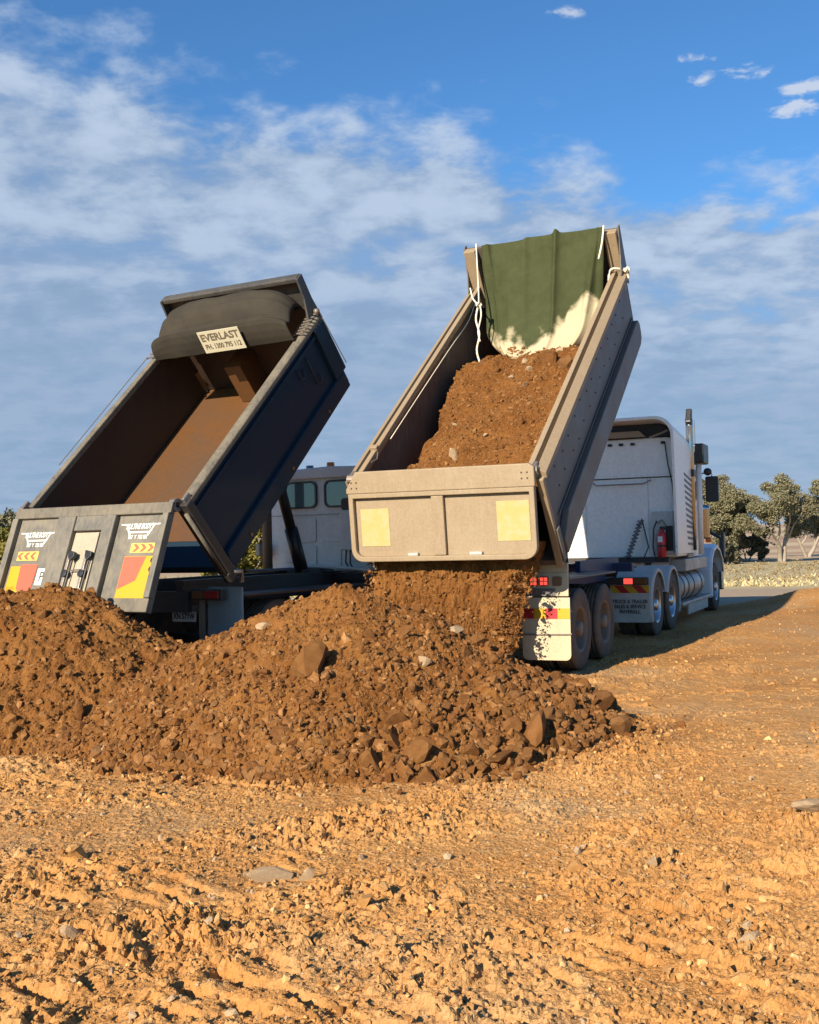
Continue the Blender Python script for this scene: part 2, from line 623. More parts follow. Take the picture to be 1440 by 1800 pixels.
def rrect(x0, x1, y0, y1, r, seg=5, corners=(1, 1, 1, 1)):
    """rounded rectangle outline, corners: (x0y0, x1y0, x1y1, x0y1)"""
    out = []
    for (cx, cy, a0, on, ex, ey) in ((x0, y0, 180, corners[0], 1, 1), (x1, y0, 270, corners[1], -1, 1), (x1, y1, 0, corners[2], -1, -1), (x0, y1, 90, corners[3], 1, -1)):
        rr = r if on else 0.002
        for k in range(seg + 1):
            a = math.radians(a0 + 90 * k / seg)
            out.append((cx + ex * rr + rr * math.cos(a), cy + ey * rr + rr * math.sin(a)))
    return out


def text_part(s, size, T, mat, name, th, parent, stretch=1.0, bold=0.0, align='CENTER'):
    """flat lettering as a thin mesh; T maps (x, y, depth) to the thing's frame"""
    cu = bpy.data.curves.new(name, 'FONT')
    cu.body = s
    cu.size = size
    cu.align_x = align
    cu.align_y = 'CENTER'
    cu.extrude = 0.0008
    cu.offset = bold
    cu.resolution_u = 3
    tmp = bpy.data.objects.new('tmp', cu)
    link(tmp)
    bpy.context.view_layer.update()
    dg = bpy.context.evaluated_depsgraph_get()
    me = bpy.data.meshes.new_from_object(tmp.evaluated_get(dg))
    bpy.data.objects.remove(tmp)
    bpy.data.curves.remove(cu)
    for v in me.vertices:
        v.co = Vector(np.array(T(v.co.x * stretch, v.co.y, v.co.z)) - th.org)
    me.name = name
    me.materials.clear()
    return obj_of(me, name, mat, parent)


# ------------------------------------------------------------------ stones
def ico(sub):
    bm = bmesh.new()
    bmesh.ops.create_icosphere(bm, subdivisions=sub, radius=1.0)
    V = np.array([v.co[:] for v in bm.verts])
    F = np.array([[v.index for v in f.verts] for f in bm.faces])
    bm.free()
    return V, F


CUBEV = np.array([(x, y, z) for x in (-1, 1) for y in (-1, 1) for z in (-1, 1)], float) * 0.72
CUBEF = np.array([(0, 1, 3), (0, 3, 2), (4, 6, 7), (4, 7, 5), (0, 4, 5), (0, 5, 1), (2, 3, 7), (2, 7, 6), (0, 2, 6), (0, 6, 4), (1, 5, 7), (1, 7, 3)])


def stone_shapes(n, sub, seed):
    r = np.random.default_rng(seed)
    out = []
    for i in range(n):
        if sub == 0:
            V, F = CUBEV + r.normal(0, 0.2, CUBEV.shape), CUBEF
        else:
            V, F = ico(sub)
            V = V * (1 + r.normal(0, 0.06, (len(V), 1)))
            for k in range(7 if sub > 1 else 4):
                d = r.normal(0, 1, 3)
                d /= np.linalg.norm(d)
                off = r.uniform(0.32, 0.66)
                t = np.maximum(0, V @ d - off)
                V = V - t[:, None] * d
        V = V * r.uniform(0.6, 1.3, 3)
        out.append((V, F))
    return out


SH0 = stone_shapes(24, 1, 1)
SH1 = stone_shapes(16, 1, 2)
SH2 = stone_shapes(16, 2, 3)


def rotmats(n, r):
    q = r.normal(0, 1, (n, 4))
    q /= np.linalg.norm(q, axis=1)[:, None]
    w, x, y, z = q.T
    return np.stack([1 - 2 * (y * y + z * z), 2 * (x * y - z * w), 2 * (x * z + y * w), 2 * (x * y + z * w), 1 - 2 * (x * x + z * z), 2 * (y * z - x * w),
                     2 * (x * z - y * w), 2 * (y * z + x * w), 1 - 2 * (x * x + y * y)], 1).reshape(n, 3, 3)


def scatter(name, pos, size, shapes, mat, seed, parent=None):
    r = np.random.default_rng(seed)
    n = len(pos)
    R = rotmats(n, r)
    which = r.integers(0, len(shapes), n)
    rv = r.random(n)
    VV, FF, RR = [], [], []
    base = 0
    for k, (V, F) in enumerate(shapes):
        idx = np.where(which == k)[0]
        if not len(idx):
            continue
        W = np.einsum('nij,vj->nvi', R[idx], V) * size[idx][:, None, None] + pos[idx][:, None, :]
        nv = len(V)
        VV.append(W.reshape(-1, 3))
        FF.append((F[None] + (np.arange(len(idx)) * nv)[:, None, None]).reshape(-1, 3) + base)
        RR.append(np.repeat(rv[idx], nv))
        base += nv * len(idx)
    me = mesh_arrays(name, np.concatenate(VV), np.concatenate(FF), 3, rnd=np.concatenate(RR))
    return obj_of(me, name, mat, parent)


# ------------------------------------------------------------------ ground
def ridge(x, y):
    """low bank of graded soil to the right of the trucks"""
    t = (x * math.sin(0.52) + (y) * math.cos(0.52))
    s = x * math.cos(0.52) - y * math.sin(0.52)
    b = np.exp(-((s + 4.35) / 0.9) ** 2) * sstep(17, 20, t) * (1 - sstep(31, 33, t)) * 0.10
    b = b + 0.32 * np.exp(-(((x - 9.3) / 1.5) ** 2 + ((y - 25.8) / 1.6) ** 2))
    return b


def ground_base(x, y):
    h = 0.05 * perlin(x * 0.22, y * 0.22, 1) + 0.028 * perlin(x * 0.7, y * 0.7, 2)
    return h * (1 - sstep(40, 60, np.hypot(x, y)) * 0.5) + ridge(x, y)


def rough_mask(x, y):
    """1 where the ground is churned up, 0 where it is graded smooth"""
    m = 1 - 0.8 * sstep(0.3, 2.0, x - 0.42 * (y - 7.5) + 0.6 * perlin(x * 0.8, y * 0.8, 21)) * sstep(6.4, 8.2, y + 0.8 * perlin(x * .6, y * .6, 23))
    st = (x + 2.46) * -0.502 + (y - 6.7) * 0.865
    for off, wd in ((0.0, 0.3), (-1.55, 0.22)):
        m = m * (1 - 0.7 * sstep(wd + 0.18, wd - 0.1, np.abs(st - off + 0.12 * perlin(x * 0.9, y * 0.9, 24))) * sstep(1.2, 0.2, x - 0.2))
    return m * (0.75 + 0.45 * perlin(x * 0.9, y * 0.9, 22))


def ground_h(x, y):
    h = ground_base(x, y)
    near = 1 - sstep(14, 24, y)
    fine = 1 - 0.85 * sstep(8.5, 12, y)
    m = np.clip(rough_mask(x, y), 0.26, 1.3) * near
    # cloddy broken surface
    wx = x + 0.06 * perlin(x * 5, y * 5, 31)
    wy = y + 0.06 * perlin(x * 5, y * 5, 32)
    d1, v1 = worley(wx * 5.5, wy * 5.5, 3)
    d2, v2 = worley(wx * 13, wy * 13, 4)
    d3, v3 = worley(wx * 30, wy * 30, 5)
    lump = np.clip(0.8 + 1.5 * perlin(x * 1.5, y * 1.5, 34) + 0.8 * perlin(x * 4.3, y * 4.3, 35), 0.15, 1.35)
    h = h + m * 0.042 * lump * (v1 - 0.3) * sstep(0.62, 0.42, d1) * sstep(0.5, 0.8, v1 + 0.4 * perlin(x * 1.3, y * 1.3, 33))
    h = h + m * 0.03 * lump * v2 * sstep(0.56, 0.36, d2) * (v2 > 0.45)
    h = h + m * (0.35 + 0.65 * fine) * 0.022 * lump * v3 * sstep(0.56, 0.32, d3)
    d4, v4 = worley(wx * 62, wy * 62, 6)
    h = h + m * fine * 0.009 * v4 * sstep(0.58, 0.3, d4)
    h = h + m * 0.022 * fbm(x * 2.6, y * 2.6, 3, 41) + m * fine * 0.010 * perlin(x * 21, y * 21, 43) + fine * 0.0055 * perlin(x * 47, y * 47, 42)
    # grouser rows pressed in by a tracked machine
    u = 0.62 * x + 0.78 * y + 0.08 * perlin(x * 1.1, y * 1.1, 51) + 0.03 * perlin(x * 4.1, y * 4.1, 54)
    v = 0.78 * x - 0.62 * y
    rows = np.abs(((u / 0.185) % 1.0) - 0.5) * 2
    prof = sstep(0.35, 0.62, rows) - 0.5
    band = sstep(-0.15, 0.15, perlin(u * 0.28 + 3.1, v * 0.5 + 1.7, 52) + 0.10) * (1 - sstep(5.6, 7.2, y)) * sstep(-0.1, 0.3, perlin(x * 2.2, y * 2.2, 53)) * (0.5 + 0.9 * np.clip(perlin(x * 6, y * 6, 55) + 0.4, 0, 1))
    h = h + band * 0.042 * (prof + 0.35 * perlin(x * 14, y * 14, 56))
    # tyre ruts leading to the right-hand truck
    for k, s0 in enumerate((-4.9, -4.3, -2.8, -1.6)):
        s = x * math.cos(0.5) - y * math.sin(0.5) + 0.12 * perlin(x * 0.4, y * 0.4, 60 + k)
        h = h - 0.03 * np.exp(-((s - s0) / 0.05) ** 2) * sstep(8.5, 10, y) * sstep(-.1, .2, perlin(x * .7 + k, y * .7, 70))
    return h


def axis_pts(segs):
    out = []
    for a, b, d in segs:
        out.append(np.arange(a, b, d))
    out.append(np.array([segs[-1][1]]))
    return np.concatenate(out)


gx = axis_pts([(-9, -4.5, 0.06), (-4.5, -2.4, 0.022), (-2.4, 2.4, 0.0125), (2.4, 5, 0.022), (5, 12, 0.05)])
gy = axis_pts([(2.2, 3.6, 0.05), (3.6, 6.4, 0.0125), (6.4, 9.0, 0.017), (9, 13, 0.03), (13, 20, 0.07), (20, 26.8, 0.2)])
X, Y = np.meshgrid(gx, gy)
Z = ground_h(X, Y)
ground = obj_of(grid_mesh('ground', X, Y, Z, smooth=False), 'ground', SOILG)
tag(ground, kind='structure')

# the wider land: one sheet to the horizon with a hole nowhere; it dips just under the detailed soil
FIELD, nt, N, L, b = _nt('far_land')
tc = N.new('ShaderNodeTexCoord')
O = tc.outputs['Object']
sep = N.new('ShaderNodeSeparateXYZ')
L.new(O, sep.inputs[0])
nA = _noise(N, L, O, 0.12, 5, 0.6)
nB = _noise(N, L, O, 1.4, 6, 0.7)
mp = N.new('ShaderNodeMapping')
mp.inputs['Scale'].default_value = (0.006, 0.05, 1)
L.new(O, mp.inputs[0])
nC = _noise(N, L, mp.outputs[0], 1.0, 3, 0.5)
yy = N.new('ShaderNodeMath')
yy.operation = 'MULTIPLY_ADD'
L.new(nA, yy.inputs[0])
yy.inputs[1].default_value = 2.5
L.new(sep.outputs[1], yy.inputs[2])
soilc = _mix(N, L, nB, (0.5, 0.27, 0.09), (0.58, 0.34, 0.13))
road = _mix(N, L, nB, (0.27, 0.195, 0.125), (0.36, 0.275, 0.185))
grass = _mix(N, L, nB, (0.3, 0.24, 0.11), (0.5, 0.42, 0.24))
fld = _mix(N, L, _range(N, L, nC, 0.4, 0.6), (0.30, 0.185, 0.11), (0.48, 0.37, 0.23))
c = _mix(N, L, _range(N, L, yy.outputs[0], 27.2, 28.6), soilc, road)
c = _mix(N, L, _range(N, L, yy.outputs[0], 34.5, 36.0), c, grass)
c = _mix(N, L, _range(N, L, yy.outputs[0], 62, 70), c, fld)
L.new(c, b.inputs['Base Color'])
b.inputs['Roughness'].default_value = 0.95
_bump(N, L, b, nB, 0.6, 0.08)
MATS['far_land'] = FIELD
lx = axis_pts([(-1500, -200, 100), (-200, -40, 10), (-40, -12, 2), (-12, 16, 0.7), (16, 60, 2), (60, 200, 10), (200, 1500, 100)])
ly = axis_pts([(-60, 0, 6), (0, 40, 0.7), (40, 120, 3), (120, 400, 20), (400, 3000, 130)])
X, Y = np.meshgrid(lx, ly)
Z = ground_base(X, Y)
inside = (X > -8.6) & (X < 11.6) & (Y > 2.6) & (Y < 26.2)
Z = np.where(inside, Z - 0.35, Z - 0.02 + 0.02 * sstep(26, 27, Y))
Z = Z + 0.012 * np.maximum(Y - 70, 0) * sstep(70, 200, Y) * (Y < 500) + np.where(Y >= 500, 5.2 + 0.001 * (Y - 500), 0) * 1.0 + sstep(120, 400, Y) * 1.3 * perlin(X * 0.006, Y * 0.006, 90)
land = obj_of(grid_mesh('land', X, Y, Z), 'land', FIELD)
tag(land, kind='structure')


# ------------------------------------------------------------------ soil piles
def crest_height(x, y, crest, slope):
    P = np.array(crest)
    t = np.linspace(0, len(P) - 1, 40)
    i = np.minimum(t.astype(int), len(P) - 2)
    fr = (t - i)[:, None]
    Q = P[i] * (1 - fr) + P[i + 1] * fr
    best = np.full(np.shape(x), -9.0)
    for (a, b_, z) in Q:
        d = np.hypot(x - a, y - b_)
        best = np.maximum(best, z + 0.02 - slope * np.sqrt(d * d + 0.03) + 0.03 * np.minimum(d, 1.5) ** 2)
    return best


CREST_C = [(-2.4, 10.9, 0.22), (-1.85, 10.75, 0.74), (-1.29, 10.6, 1.2), (-0.64, 10.5, 1.36), (-0.1, 10.5, 1.16), (0.32, 10.55, 0.93), (0.95, 10.7, 0.42), (1.4, 10.35, 0.1)]
CREST_L = [(-6.2, 12.0, 1.15), (-5.0, 11.9, 1.34), (-3.7, 11.7, 1.42), (-3.1, 11.6, 1.12), (-2.2, 11.35, 0.46)]


def pile_detail(x, y, s):
    wx = x + 0.1 * perlin(x * 3, y * 3, s)
    wy = y + 0.1 * perlin(x * 3, y * 3, s + 1)
    d1, v1 = worley(wx * 5, wy * 5, s + 2)
    d2, v2 = worley(wx * 11, wy * 11, s + 3)
    d3, v3 = worley(wx * 24, wy * 24, s + 5)
    return (0.016 * v3 * sstep(0.6, 0.2, d3) + 0.07 * fbm(x * 1.6, y * 1.6, 4, s + 4) + 0.05 * v1 * sstep(0.6, 0.2, d1) * (v1 > 0.4) + 0.03 * v2 * sstep(0.6, 0.2, d2) + 0.012 * perlin(x * 26, y * 26, s + 9))


def pile_c(x, y):
    b_ = crest_height(x, y, CREST_C, 0.60)
    return b_ + pile_detail(x, y, 100) * sstep(-0.3, 0.15, b_)


def pile_l(x, y):
    b_ = crest_height(x, y, CREST_L, 0.66)
    return b_ + pile_detail(x, y, 130) * sstep(-0.3, 0.15, b_)


for (fn, x0, x1, y0, y1, lab) in ((pile_c, -4.4, 2.6, 7.6, 12.6, 'long heap of rust-brown soil and rock spread in front of both trucks'),
                                  (pile_l, -8.2, -1.2, 9.2, 13.6, 'smaller soil heap at left edge, under the dark grey tailgate')):
    X, Y = np.meshgrid(np.arange(x0, x1, 0.022), np.arange(y0, y1, 0.022))
    Z = fn(X, Y)
    Z = np.maximum(Z, ground_base(X, Y) - 0.12)
    o = obj_of(grid_mesh('soil_pile', X, Y, Z, smooth=False), 'soil_pile', SOILP)
    tag(o, lab, 'soil pile', 'soil piles')


def on_piles(n, r, box, fn):
    x = r.uniform(box[0], box[1], n)
    y = r.uniform(box[2], box[3], n)
    z = fn(x, y)
    k = z > ground_base(x, y) + 0.015
    return np.stack([x[k], y[k], z[k]], 1)


r = np.random.default_rng(21)
PC = on_piles(60000, r, (-4.2, 2.5, 7.7, 12.3), pile_c)
PL = on_piles(26000, r, (-7.0, -1.3, 9.4, 13.2), pile_l)
PC = PC[r.permutation(len(PC))][:20000]
PL = PL[r.permutation(len(PL))][:8500]
allp = np.concatenate([PC, PL])
low = 1 - np.clip(allp[:, 2] / 1.2, 0, 1)
s = np.minimum(0.0085 * (1 - r.random(len(allp))) ** -0.52, 0.045) * (0.7 + 0.8 * low)
o = scatter('rock_rubble', allp, s, SH0, ROCKP, 31)
tag(o, 'loose small stones and crumbs covering the soil heaps', 'rubble', kind='stuff')
# loose spill that has rolled out past the foot of the heaps
xs, ys = r.uniform(-5.6, 2.6, 26000), r.uniform(7.4, 11.2, 26000)
hc = np.maximum(pile_c(xs, ys), pile_l(xs, ys)) - ground_base(xs, ys)
k = (hc < 0.03) & (r.random(len(xs)) < np.exp((hc - 0.03) / 0.075) * 0.9)
xs, ys = xs[k][:2600], ys[k][:2600]
s = np.minimum(0.008 * (1 - r.random(len(xs))) ** -0.55, 0.055)
o = scatter('spilled_stones', np.stack([xs, ys, ground_h(xs, ys) + s * 0.25], 1), s, SH0, ROCKP, 33)
tag(o, 'loose brown stones and crumbs spilled out around the foot of the heaps', 'rubble', kind='stuff')
# mid-size stones, more of them low on the slope and to the right
PM = on_piles(9000, r, (-4.2, 2.6, 7.7, 12.0), pile_c)
PM2 = on_piles(5000, r, (-7.0, -1.3, 9.4, 13.0), pile_l)
k = r.random(len(PM)) < (0.16 + 0.5 * np.clip(1 - PM[:, 2] / 0.8, 0, 1) + 0.25 * sstep(-0.5, 1.5, PM[:, 0]))
PM = PM[k][:1500]
PM2 = PM2[:420]
allp = np.concatenate([PM, PM2])
s = 0.024 * (1 - 0.9 * r.random(len(allp))) ** -0.45
o = scatter('stone_rubble', allp + np.array([0, 0, 0.01]), s, SH1, ROCKP, 32)
tag(o, 'fist-sized brown stones lying thick over the soil heaps', 'rubble', kind='stuff')

# single rocks that can be picked out
ROCK_ME = []
for i, (V, F) in enumerate(SH2):
    me = mesh_arrays('rock', V, F, 3, rnd=np.full(len(V), [0.5, 0.3, 0.7, 0.6, 0.86, 0.4, 0.55, 0.2][i % 8]))
    me.materials.append(ROCKP)
    ROCK_ME.append(me)
PALE_ME = []
for i, (V, F) in enumerate(SH2[:6]):
    me = mesh_arrays('rock', V, F, 3)
    me.materials.append(PALE)
    PALE_ME.append(me)

CLOD_ME = mesh_arrays('rock', SH2[9][0], SH2[9][1], 3, rnd=np.full(len(SH2[9][0]), 0.6))
CLOD_ME.materials.append(SOILC)


def rock(p, size, me, label, group=None, rot=None, scale=(1, 1, 1), rr=random.Random(5)):
    o = bpy.data.objects.new('rock', me)
    link(o)
    o.location = p
    o.scale = tuple(size * q for q in scale)
    o.rotation_euler = rot if rot else (rr.uniform(0, 6), rr.uniform(0, 6), rr.uniform(0, 6))
    tag(o, label, 'rock', group)
    return o


rr = random.Random(9)
cand = on_piles(5000, r, (-3.9, 2.5, 7.7, 11.0), pile_c)
pr = (0.05 + 0.7 * np.clip(1 - cand[:, 2] / 0.6, 0, 1)) * (0.2 + 1.2 * sstep(-1.2, 1.0, cand[:, 0]))
cand = cand[r.random(len(cand)) < pr][:185]
for p in cand:
    sz = min(0.12, (0.036 + 0.014 * float(sstep(-0.8, 0.9, p[0]))) * (1 - rr.random()) ** -0.4)
    rock((p[0], p[1], p[2] + sz * 0.2), sz, rr.choice(ROCK_ME), 'angular brown rock lying on the long middle soil heap', 'rocks on the middle heap', rr=rr)
cand = on_piles(900, r, (-5.2, -2.0, 9.4, 12.0), pile_l)[:60]
for p in cand:
    sz = min(0.09, 0.036 * (1 - rr.random()) ** -0.38)
    rock((p[0], p[1], p[2] + sz * 0.2), sz, rr.choice(ROCK_ME), 'angular brown rock lying on the left soil heap', 'rocks on the left heap', rr=rr)


def pile_rock(x, y, sz, me, label, scale=(1, 1, 1), rot=None, lift=0.25):
    z = max(float(pile_c(np.array([x]), np.array([y]))[0]), float(ground_h(np.array([x]), np.array([y]))[0]))
    return rock((x, y, z + sz * lift), sz, me, label, None, rot, scale, rr)


pile_rock(0.98, 8.95, 0.2, ROCK_ME[4], 'largest flat-faced slab of rock at the right foot of the soil heap', (0.8, 0.7, 1.1), (0.5, 0.3, 0.4), 0.45)
pile_rock(-0.83, 9.35, 0.22, ROCK_ME[3], 'round soil-coated boulder sunk in the middle of the soil heap', (1, 0.8, 0.9), (0.3, 0.2, 1.0), 0.15)
pile_rock(1.8, 9.7, 0.13, ROCK_ME[2], 'lone round rock that rolled right of the soil heap', (1, 1, 0.9), (0.1, 0.2, 0.3), 0.5)
pile_rock(0.08, 9.45, 0.1, PALE_ME[1], 'pale split rock with a notch on the right half of the heap', (1.1, 0.8, 0.9), (0.8, 0.4, 0.2), 0.2)
pile_rock(-1.05, 8.55, 0.13, ROCK_ME[7], 'dark rounded rock at the bottom edge of the heap', (1, 0.9, 0.9), None, 0.3)
pile_rock(0.0, 8.42, 0.15, ROCK_ME[0], 'big crumbly rock at the front foot of the soil heap', (1, 0.8, 0.8), None, 0.3)
pile_rock(-2.5, 9.05, 0.06, PALE_ME[2], 'pale flat stone on the left slope of the heap', (1.2, 0.8, 0.7), None, 0.3)
pile_rock(-1.35, 10.25, 0.07, PALE_ME[3], 'pinkish pale stone on the left shoulder of the heap', (1.4, 0.8, 0.7), (0.1, 0.2, 0.2), 0.35)
pile_rock(0.42, 10.35, 0.085, PALE_ME[4], 'tan slab high on the right crest of the heap', (1.5, 0.8, 0.7), (0.1, 0.3, -0.2), 0.35)


def ground_rock(x, y, sz, me, label, scale=(1, 1, 1), rot=None, group=None, lift=0.25):
    z = float(ground_h(np.array([x]), np.array([y]))[0])
    return rock((x, y, z + sz * lift), sz, me, label, group, rot, scale, rr)


ground_rock(-0.77, 5.93, 0.1, PALE_ME[0], 'large pale grey angular rock half sunk in the foreground soil', (1.25, 0.8, 0.6), (0.1, 0.2, 0.5))
ground_rock(-0.60, 5.9, 0.05, PALE_ME[5], 'small round pale rock right beside the large grey rock', (1, 1, 0.9))
ground_rock(2.5, 7.05, 0.12, PALE_ME[2], 'white stone at the far right edge of the graded ground', (1.6, 0.8, 0.5), (0.1, 0.1, 0.4))
ground_rock(1.27, 6.05, 0.08, PALE_ME[1], 'grey and white mottled stone in the right foreground', (0.8, 0.8, 0.9))
ground_rock(0.85, 6.0, 0.07, CLOD_ME, 'smooth buff stone in a shallow hollow, right of centre foreground', (1.2, 0.9, 0.7))
ground_rock(1.5, 5.55, 0.065, CLOD_ME, 'rounded buff stone in the right foreground below the mottled stone', (1.0, 1, 0.8))
ground_rock(-0.25, 5.35, 0.06, CLOD_ME, 'crumbly orange clod standing up in the middle foreground', (1, 1, 0.9), lift=0.35)
ground_rock(1.42, 4.8, 0.06, PALE_ME[3], 'grey flat stone lodged between track marks at lower right', (1.4, 0.8, 0.5), (0.1, 0.0, 0.5), lift=0.1)
ground_rock(-1.9, 6.3, 0.07, CLOD_ME, 'pair-topped orange clod left of the foreground', (1.3, 0.9, 0.7))
ground_rock(-1.55, 5.0, 0.06, PALE_ME[4], 'pale blocky stone in the left foreground', (1.2, 0.9, 0.8))

# clods and pebbles on the ground
n = 95000
x = r.uniform(-3.4, 4.4, n)
y = 3.7 + 6.3 * r.random(n) ** 1.25
m = np.clip(rough_mask(x, y), 0.12, 1.2)
k = (r.random(n) < 0.75 * m * (0.45 + 0.9 * np.clip(perlin(x * 2.3, y * 2.3, 81) + 0.5, 0, 1))) & (np.abs(x) < 0.42 * y + 0.5)
x, y = x[k][:36000], y[k][:36000]
s = np.minimum(0.0038 * (1 - r.random(len(x))) ** -0.5, 0.024)
P = np.stack([x, y, ground_h(x, y) + s * 0.1], 1)
o = scatter('soil_clods', P, s, SH0, SOILC, 41)
tag(o, 'crumbs and clods of orange earth over the churned foreground', 'clods', kind='stuff')
n = 17000
x = r.uniform(-3.2, 4.2, n)
y = 3.8 + 6.5 * r.random(n) ** 1.1
k = (r.random(n) < np.clip(rough_mask(x, y), 0.05, 1.0) * sstep(-0.2, 0.4, perlin(x * 1.5, y * 1.5, 82) + 0.5 * perlin(x * 4, y * 4, 83)))
x, y = x[k][:7000], y[k][:7000]
s = 0.0085 * (1 - 0.95 * r.random(len(x))) ** -0.45
o = scatter('earth_lumps', np.stack([x, y, ground_h(x, y) + s * 0.3], 1), s, SH1, SOILC, 42)
tag(o, 'larger broken lumps of orange earth in the foreground', 'clods', kind='stuff')
n = 420
x = r.uniform(-2.6, 3.2, n)
y = 3.9 + 4.6 * r.random(n)
s = 0.009 * (1 - 0.94 * r.random(n)) ** -0.5
o = scatter('pale_pebbles', np.stack([x, y, ground_h(x, y) + s * 0.2], 1), s, SH1, PALE, 44)
tag(o, 'small pale grey and buff stones strewn over the foreground soil', 'pebbles', kind='stuff')
n = 15000
x = r.uniform(-1.5, 11, n)
y = 8.2 + 18 * r.random(n) ** 1.5
s = np.minimum(0.006 * (1 - r.random(n)) ** -0.5, 0.03)
P = np.stack([x, y, ground_h(x, y) + s * 0.1], 1)
o = scatter('graded_ground_pebbles', P, s, SH0, SOILC, 43)
tag(o, 'fine pebbles strewn over the graded ground beside the truck', 'pebbles', kind='stuff')

# ------------------------------------------------------------------ right-hand tipper: tan trailer
OA, ALA = (0.7108, 14.3439, 0.0), 0.4183
ZA, THA, LA, HA = 1.4517, 0.6234, 5.865, 1.374
cA, sA = math.cos(THA), math.sin(THA)


def bedA(u, v, w):
    return (u, v * cA - w * sA, ZA + v * sA + w * cA)


def wA(p):
    """truck frame to world"""
    c, s_ = math.cos(ALA), math.sin(ALA)
    return (OA[0] + p[0] * c + p[1] * s_, OA[1] - p[0] * s_ + p[1] * c, p[2])


TR = Thing('tipper_trailer', 'tan tipper trailer with its body raised and tailgate swung open, pouring soil', 'trailer', OA, ALA)
bodyA = MB(bedA).box(-1.19, 1.19, 0.0, LA, -0.07, 0).build('body_floor', TANIN, TR)
for sgn in (-1, 1):
    def S(poly):
        return [(sgn * a, b_) for a, b_ in poly]
    MB(bedA).prism(S([(1.19, -0.02), (1.25, -0.02), (1.25, HA - 0.13), (1.19, HA - 0.13)]), 0.02, LA, 'y').build('side_wall', GREYSIDE, TR, bevel=0.006)
    MB(bedA).prism(S([(1.183, 0.002), (1.1885, 0.002), (1.1885, HA - 0.13), (1.183, HA - 0.13)]), 0.02, LA - 0.003, 'y').build('inner_liner', TANIN, TR)
    MB(bedA).prism(S([(1.10, HA - 0.05), (1.10, HA), (1.17, HA), (1.17, HA - 0.13), (1.13, HA - 0.13)]), -0.02, LA, 'y').build('top_rail', TAN, TR, bevel=0.008)
    MB(bedA).prism(S([(1.172, HA - 0.125), (1.215, HA - 0.06), (1.225, HA - 0.012), (1.33, HA - 0.075), (1.33, HA - 0.15), (1.252, HA - 0.17)]), 0.0, LA - 0.02, 'y').build('coaming', TAN, TR, bevel=0.006)
    # lower sill beam with a rounded front end
    sill = [(0.12, 0.02), (LA - 0.1, 0.02), (LA + 0.02, 0.08), (LA + 0.05, 0.2), (LA + 0.04, 0.34), (LA - 0.04, 0.43), (LA - 0.2, 0.45), (0.5, 0.45), (0.1, 0.25)]
    MB(lambda x, y, z: bedA(x, y, z)).prism(sill, sgn * 1.253, sgn * 1.345, 'x').build('sill_beam', GREYSIDE, TR, bevel=0.015)
    MB(bedA).box(sgn * 1.253 if sgn > 0 else -1.275, 1.275 if sgn > 0 else sgn * 1.253, 0.3, LA - 0.05, 0.47, 0.5).build('side_rib', GREYSIDE, TR, bevel=0.01)
    # rear corner post
    MB(bedA).box(min(sgn * 1.21, sgn * 1.3), max(sgn * 1.21, sgn * 1.3), -0.075, 0.015, -0.06, HA - 0.13).build('corner_post', TAN, TR, bevel=0.012)
    MB(bedA).box(min(sgn * 1.305, sgn * 1.33), max(sgn * 1.305, sgn * 1.33), -0.05, 0.06, 0.0, 0.5).build('post_flange', GREYSIDE, TR, bevel=0.01)
    # hinge eye on top of the post
    o = MB(bedA).lathe([(-0.05, 0.02), (-0.05, 0.06), (0.05, 0.06), (0.05, 0.02)], (sgn * 1.2, -0.03, HA - 0.02), 'x', 14, True).build('hinge_eye', STEEL, TR)
    MB(bedA).box(sgn * 1.2 - 0.03, sgn * 1.2 + 0.03, -0.06, 0.1, HA - 0.12, HA + 0.03).build('hinge_bracket', STEEL, TR, bevel=0.01)
# bolts along the side
bm_ = MB(bedA)
rb = random.Random(3)
for i in range(26):
    v_ = 0.6 + 5.0 * (i // 2) / 13 + rb.uniform(-0.06, 0.06)
    w_ = 0.72 if i % 2 else 1.02
    bm_.lathe([(0, 0.0001), (0, 0.014), (0.01, 0.011), (0.01, 0.0001)], (1.2505, v_, w_ + rb.uniform(-0.05, 0.05)), 'x', 8)
o = bm_.build('bolts', DARK, TR)
tag(o, kind='stuff')
# headboard
HB = 0.605
MB(bedA).box(-1.25, 1.25, LA, LA + 0.06, -0.05, HA + HB).build('headboard', TANIN, TR, bevel=0.01)
for sgn in (-1, 1):
    x0, x1 = sorted((sgn * 1.06, sgn * 1.252))
    MB(bedA).box(x0, x1, LA - 0.16, LA - 0.003, HA * 0.72, HA + HB + 0.01).build('headboard_flange', TAN, TR, bevel=0.012)
    x0, x1 = sorted((sgn * 1.255, sgn * 1.28))
    MB(bedA).prism([(LA - 0.34, HA - 0.02), (LA + 0.08, HA - 0.35), (LA + 0.08, HA + HB + 0.04), (LA - 0.02, HA + HB + 0.04), (LA - 0.17, HA + 0.25)], x0, x1, 'x').build('headboard_gusset', GREYSIDE, TR, bevel=0.008)
# brackets on the left rail
MB(bedA).box(-1.19, -1.085, 0.62, 0.7, HA - 0.02, HA + 0.045).build('rail_bracket', TAN, TR, bevel=0.01)
MB(bedA).tube([(-1.095, 0.65, HA - 0.03), (-1.06, 0.5, HA - 0.06), (-1.09, 0.38, HA - 0.03)], 0.009, 6).build('rail_hook', STEEL, TR)
# tailgate
PT = bedA(0, -0.03, HA)
HT = -0.1013


def tgA(u, o, t):
    """u right, o out (to the rear), t down from the pivot"""
    return (u, PT[1] - o * math.cos(HT) - t * math.sin(HT), PT[2] - t * math.cos(HT) + o * math.sin(HT))


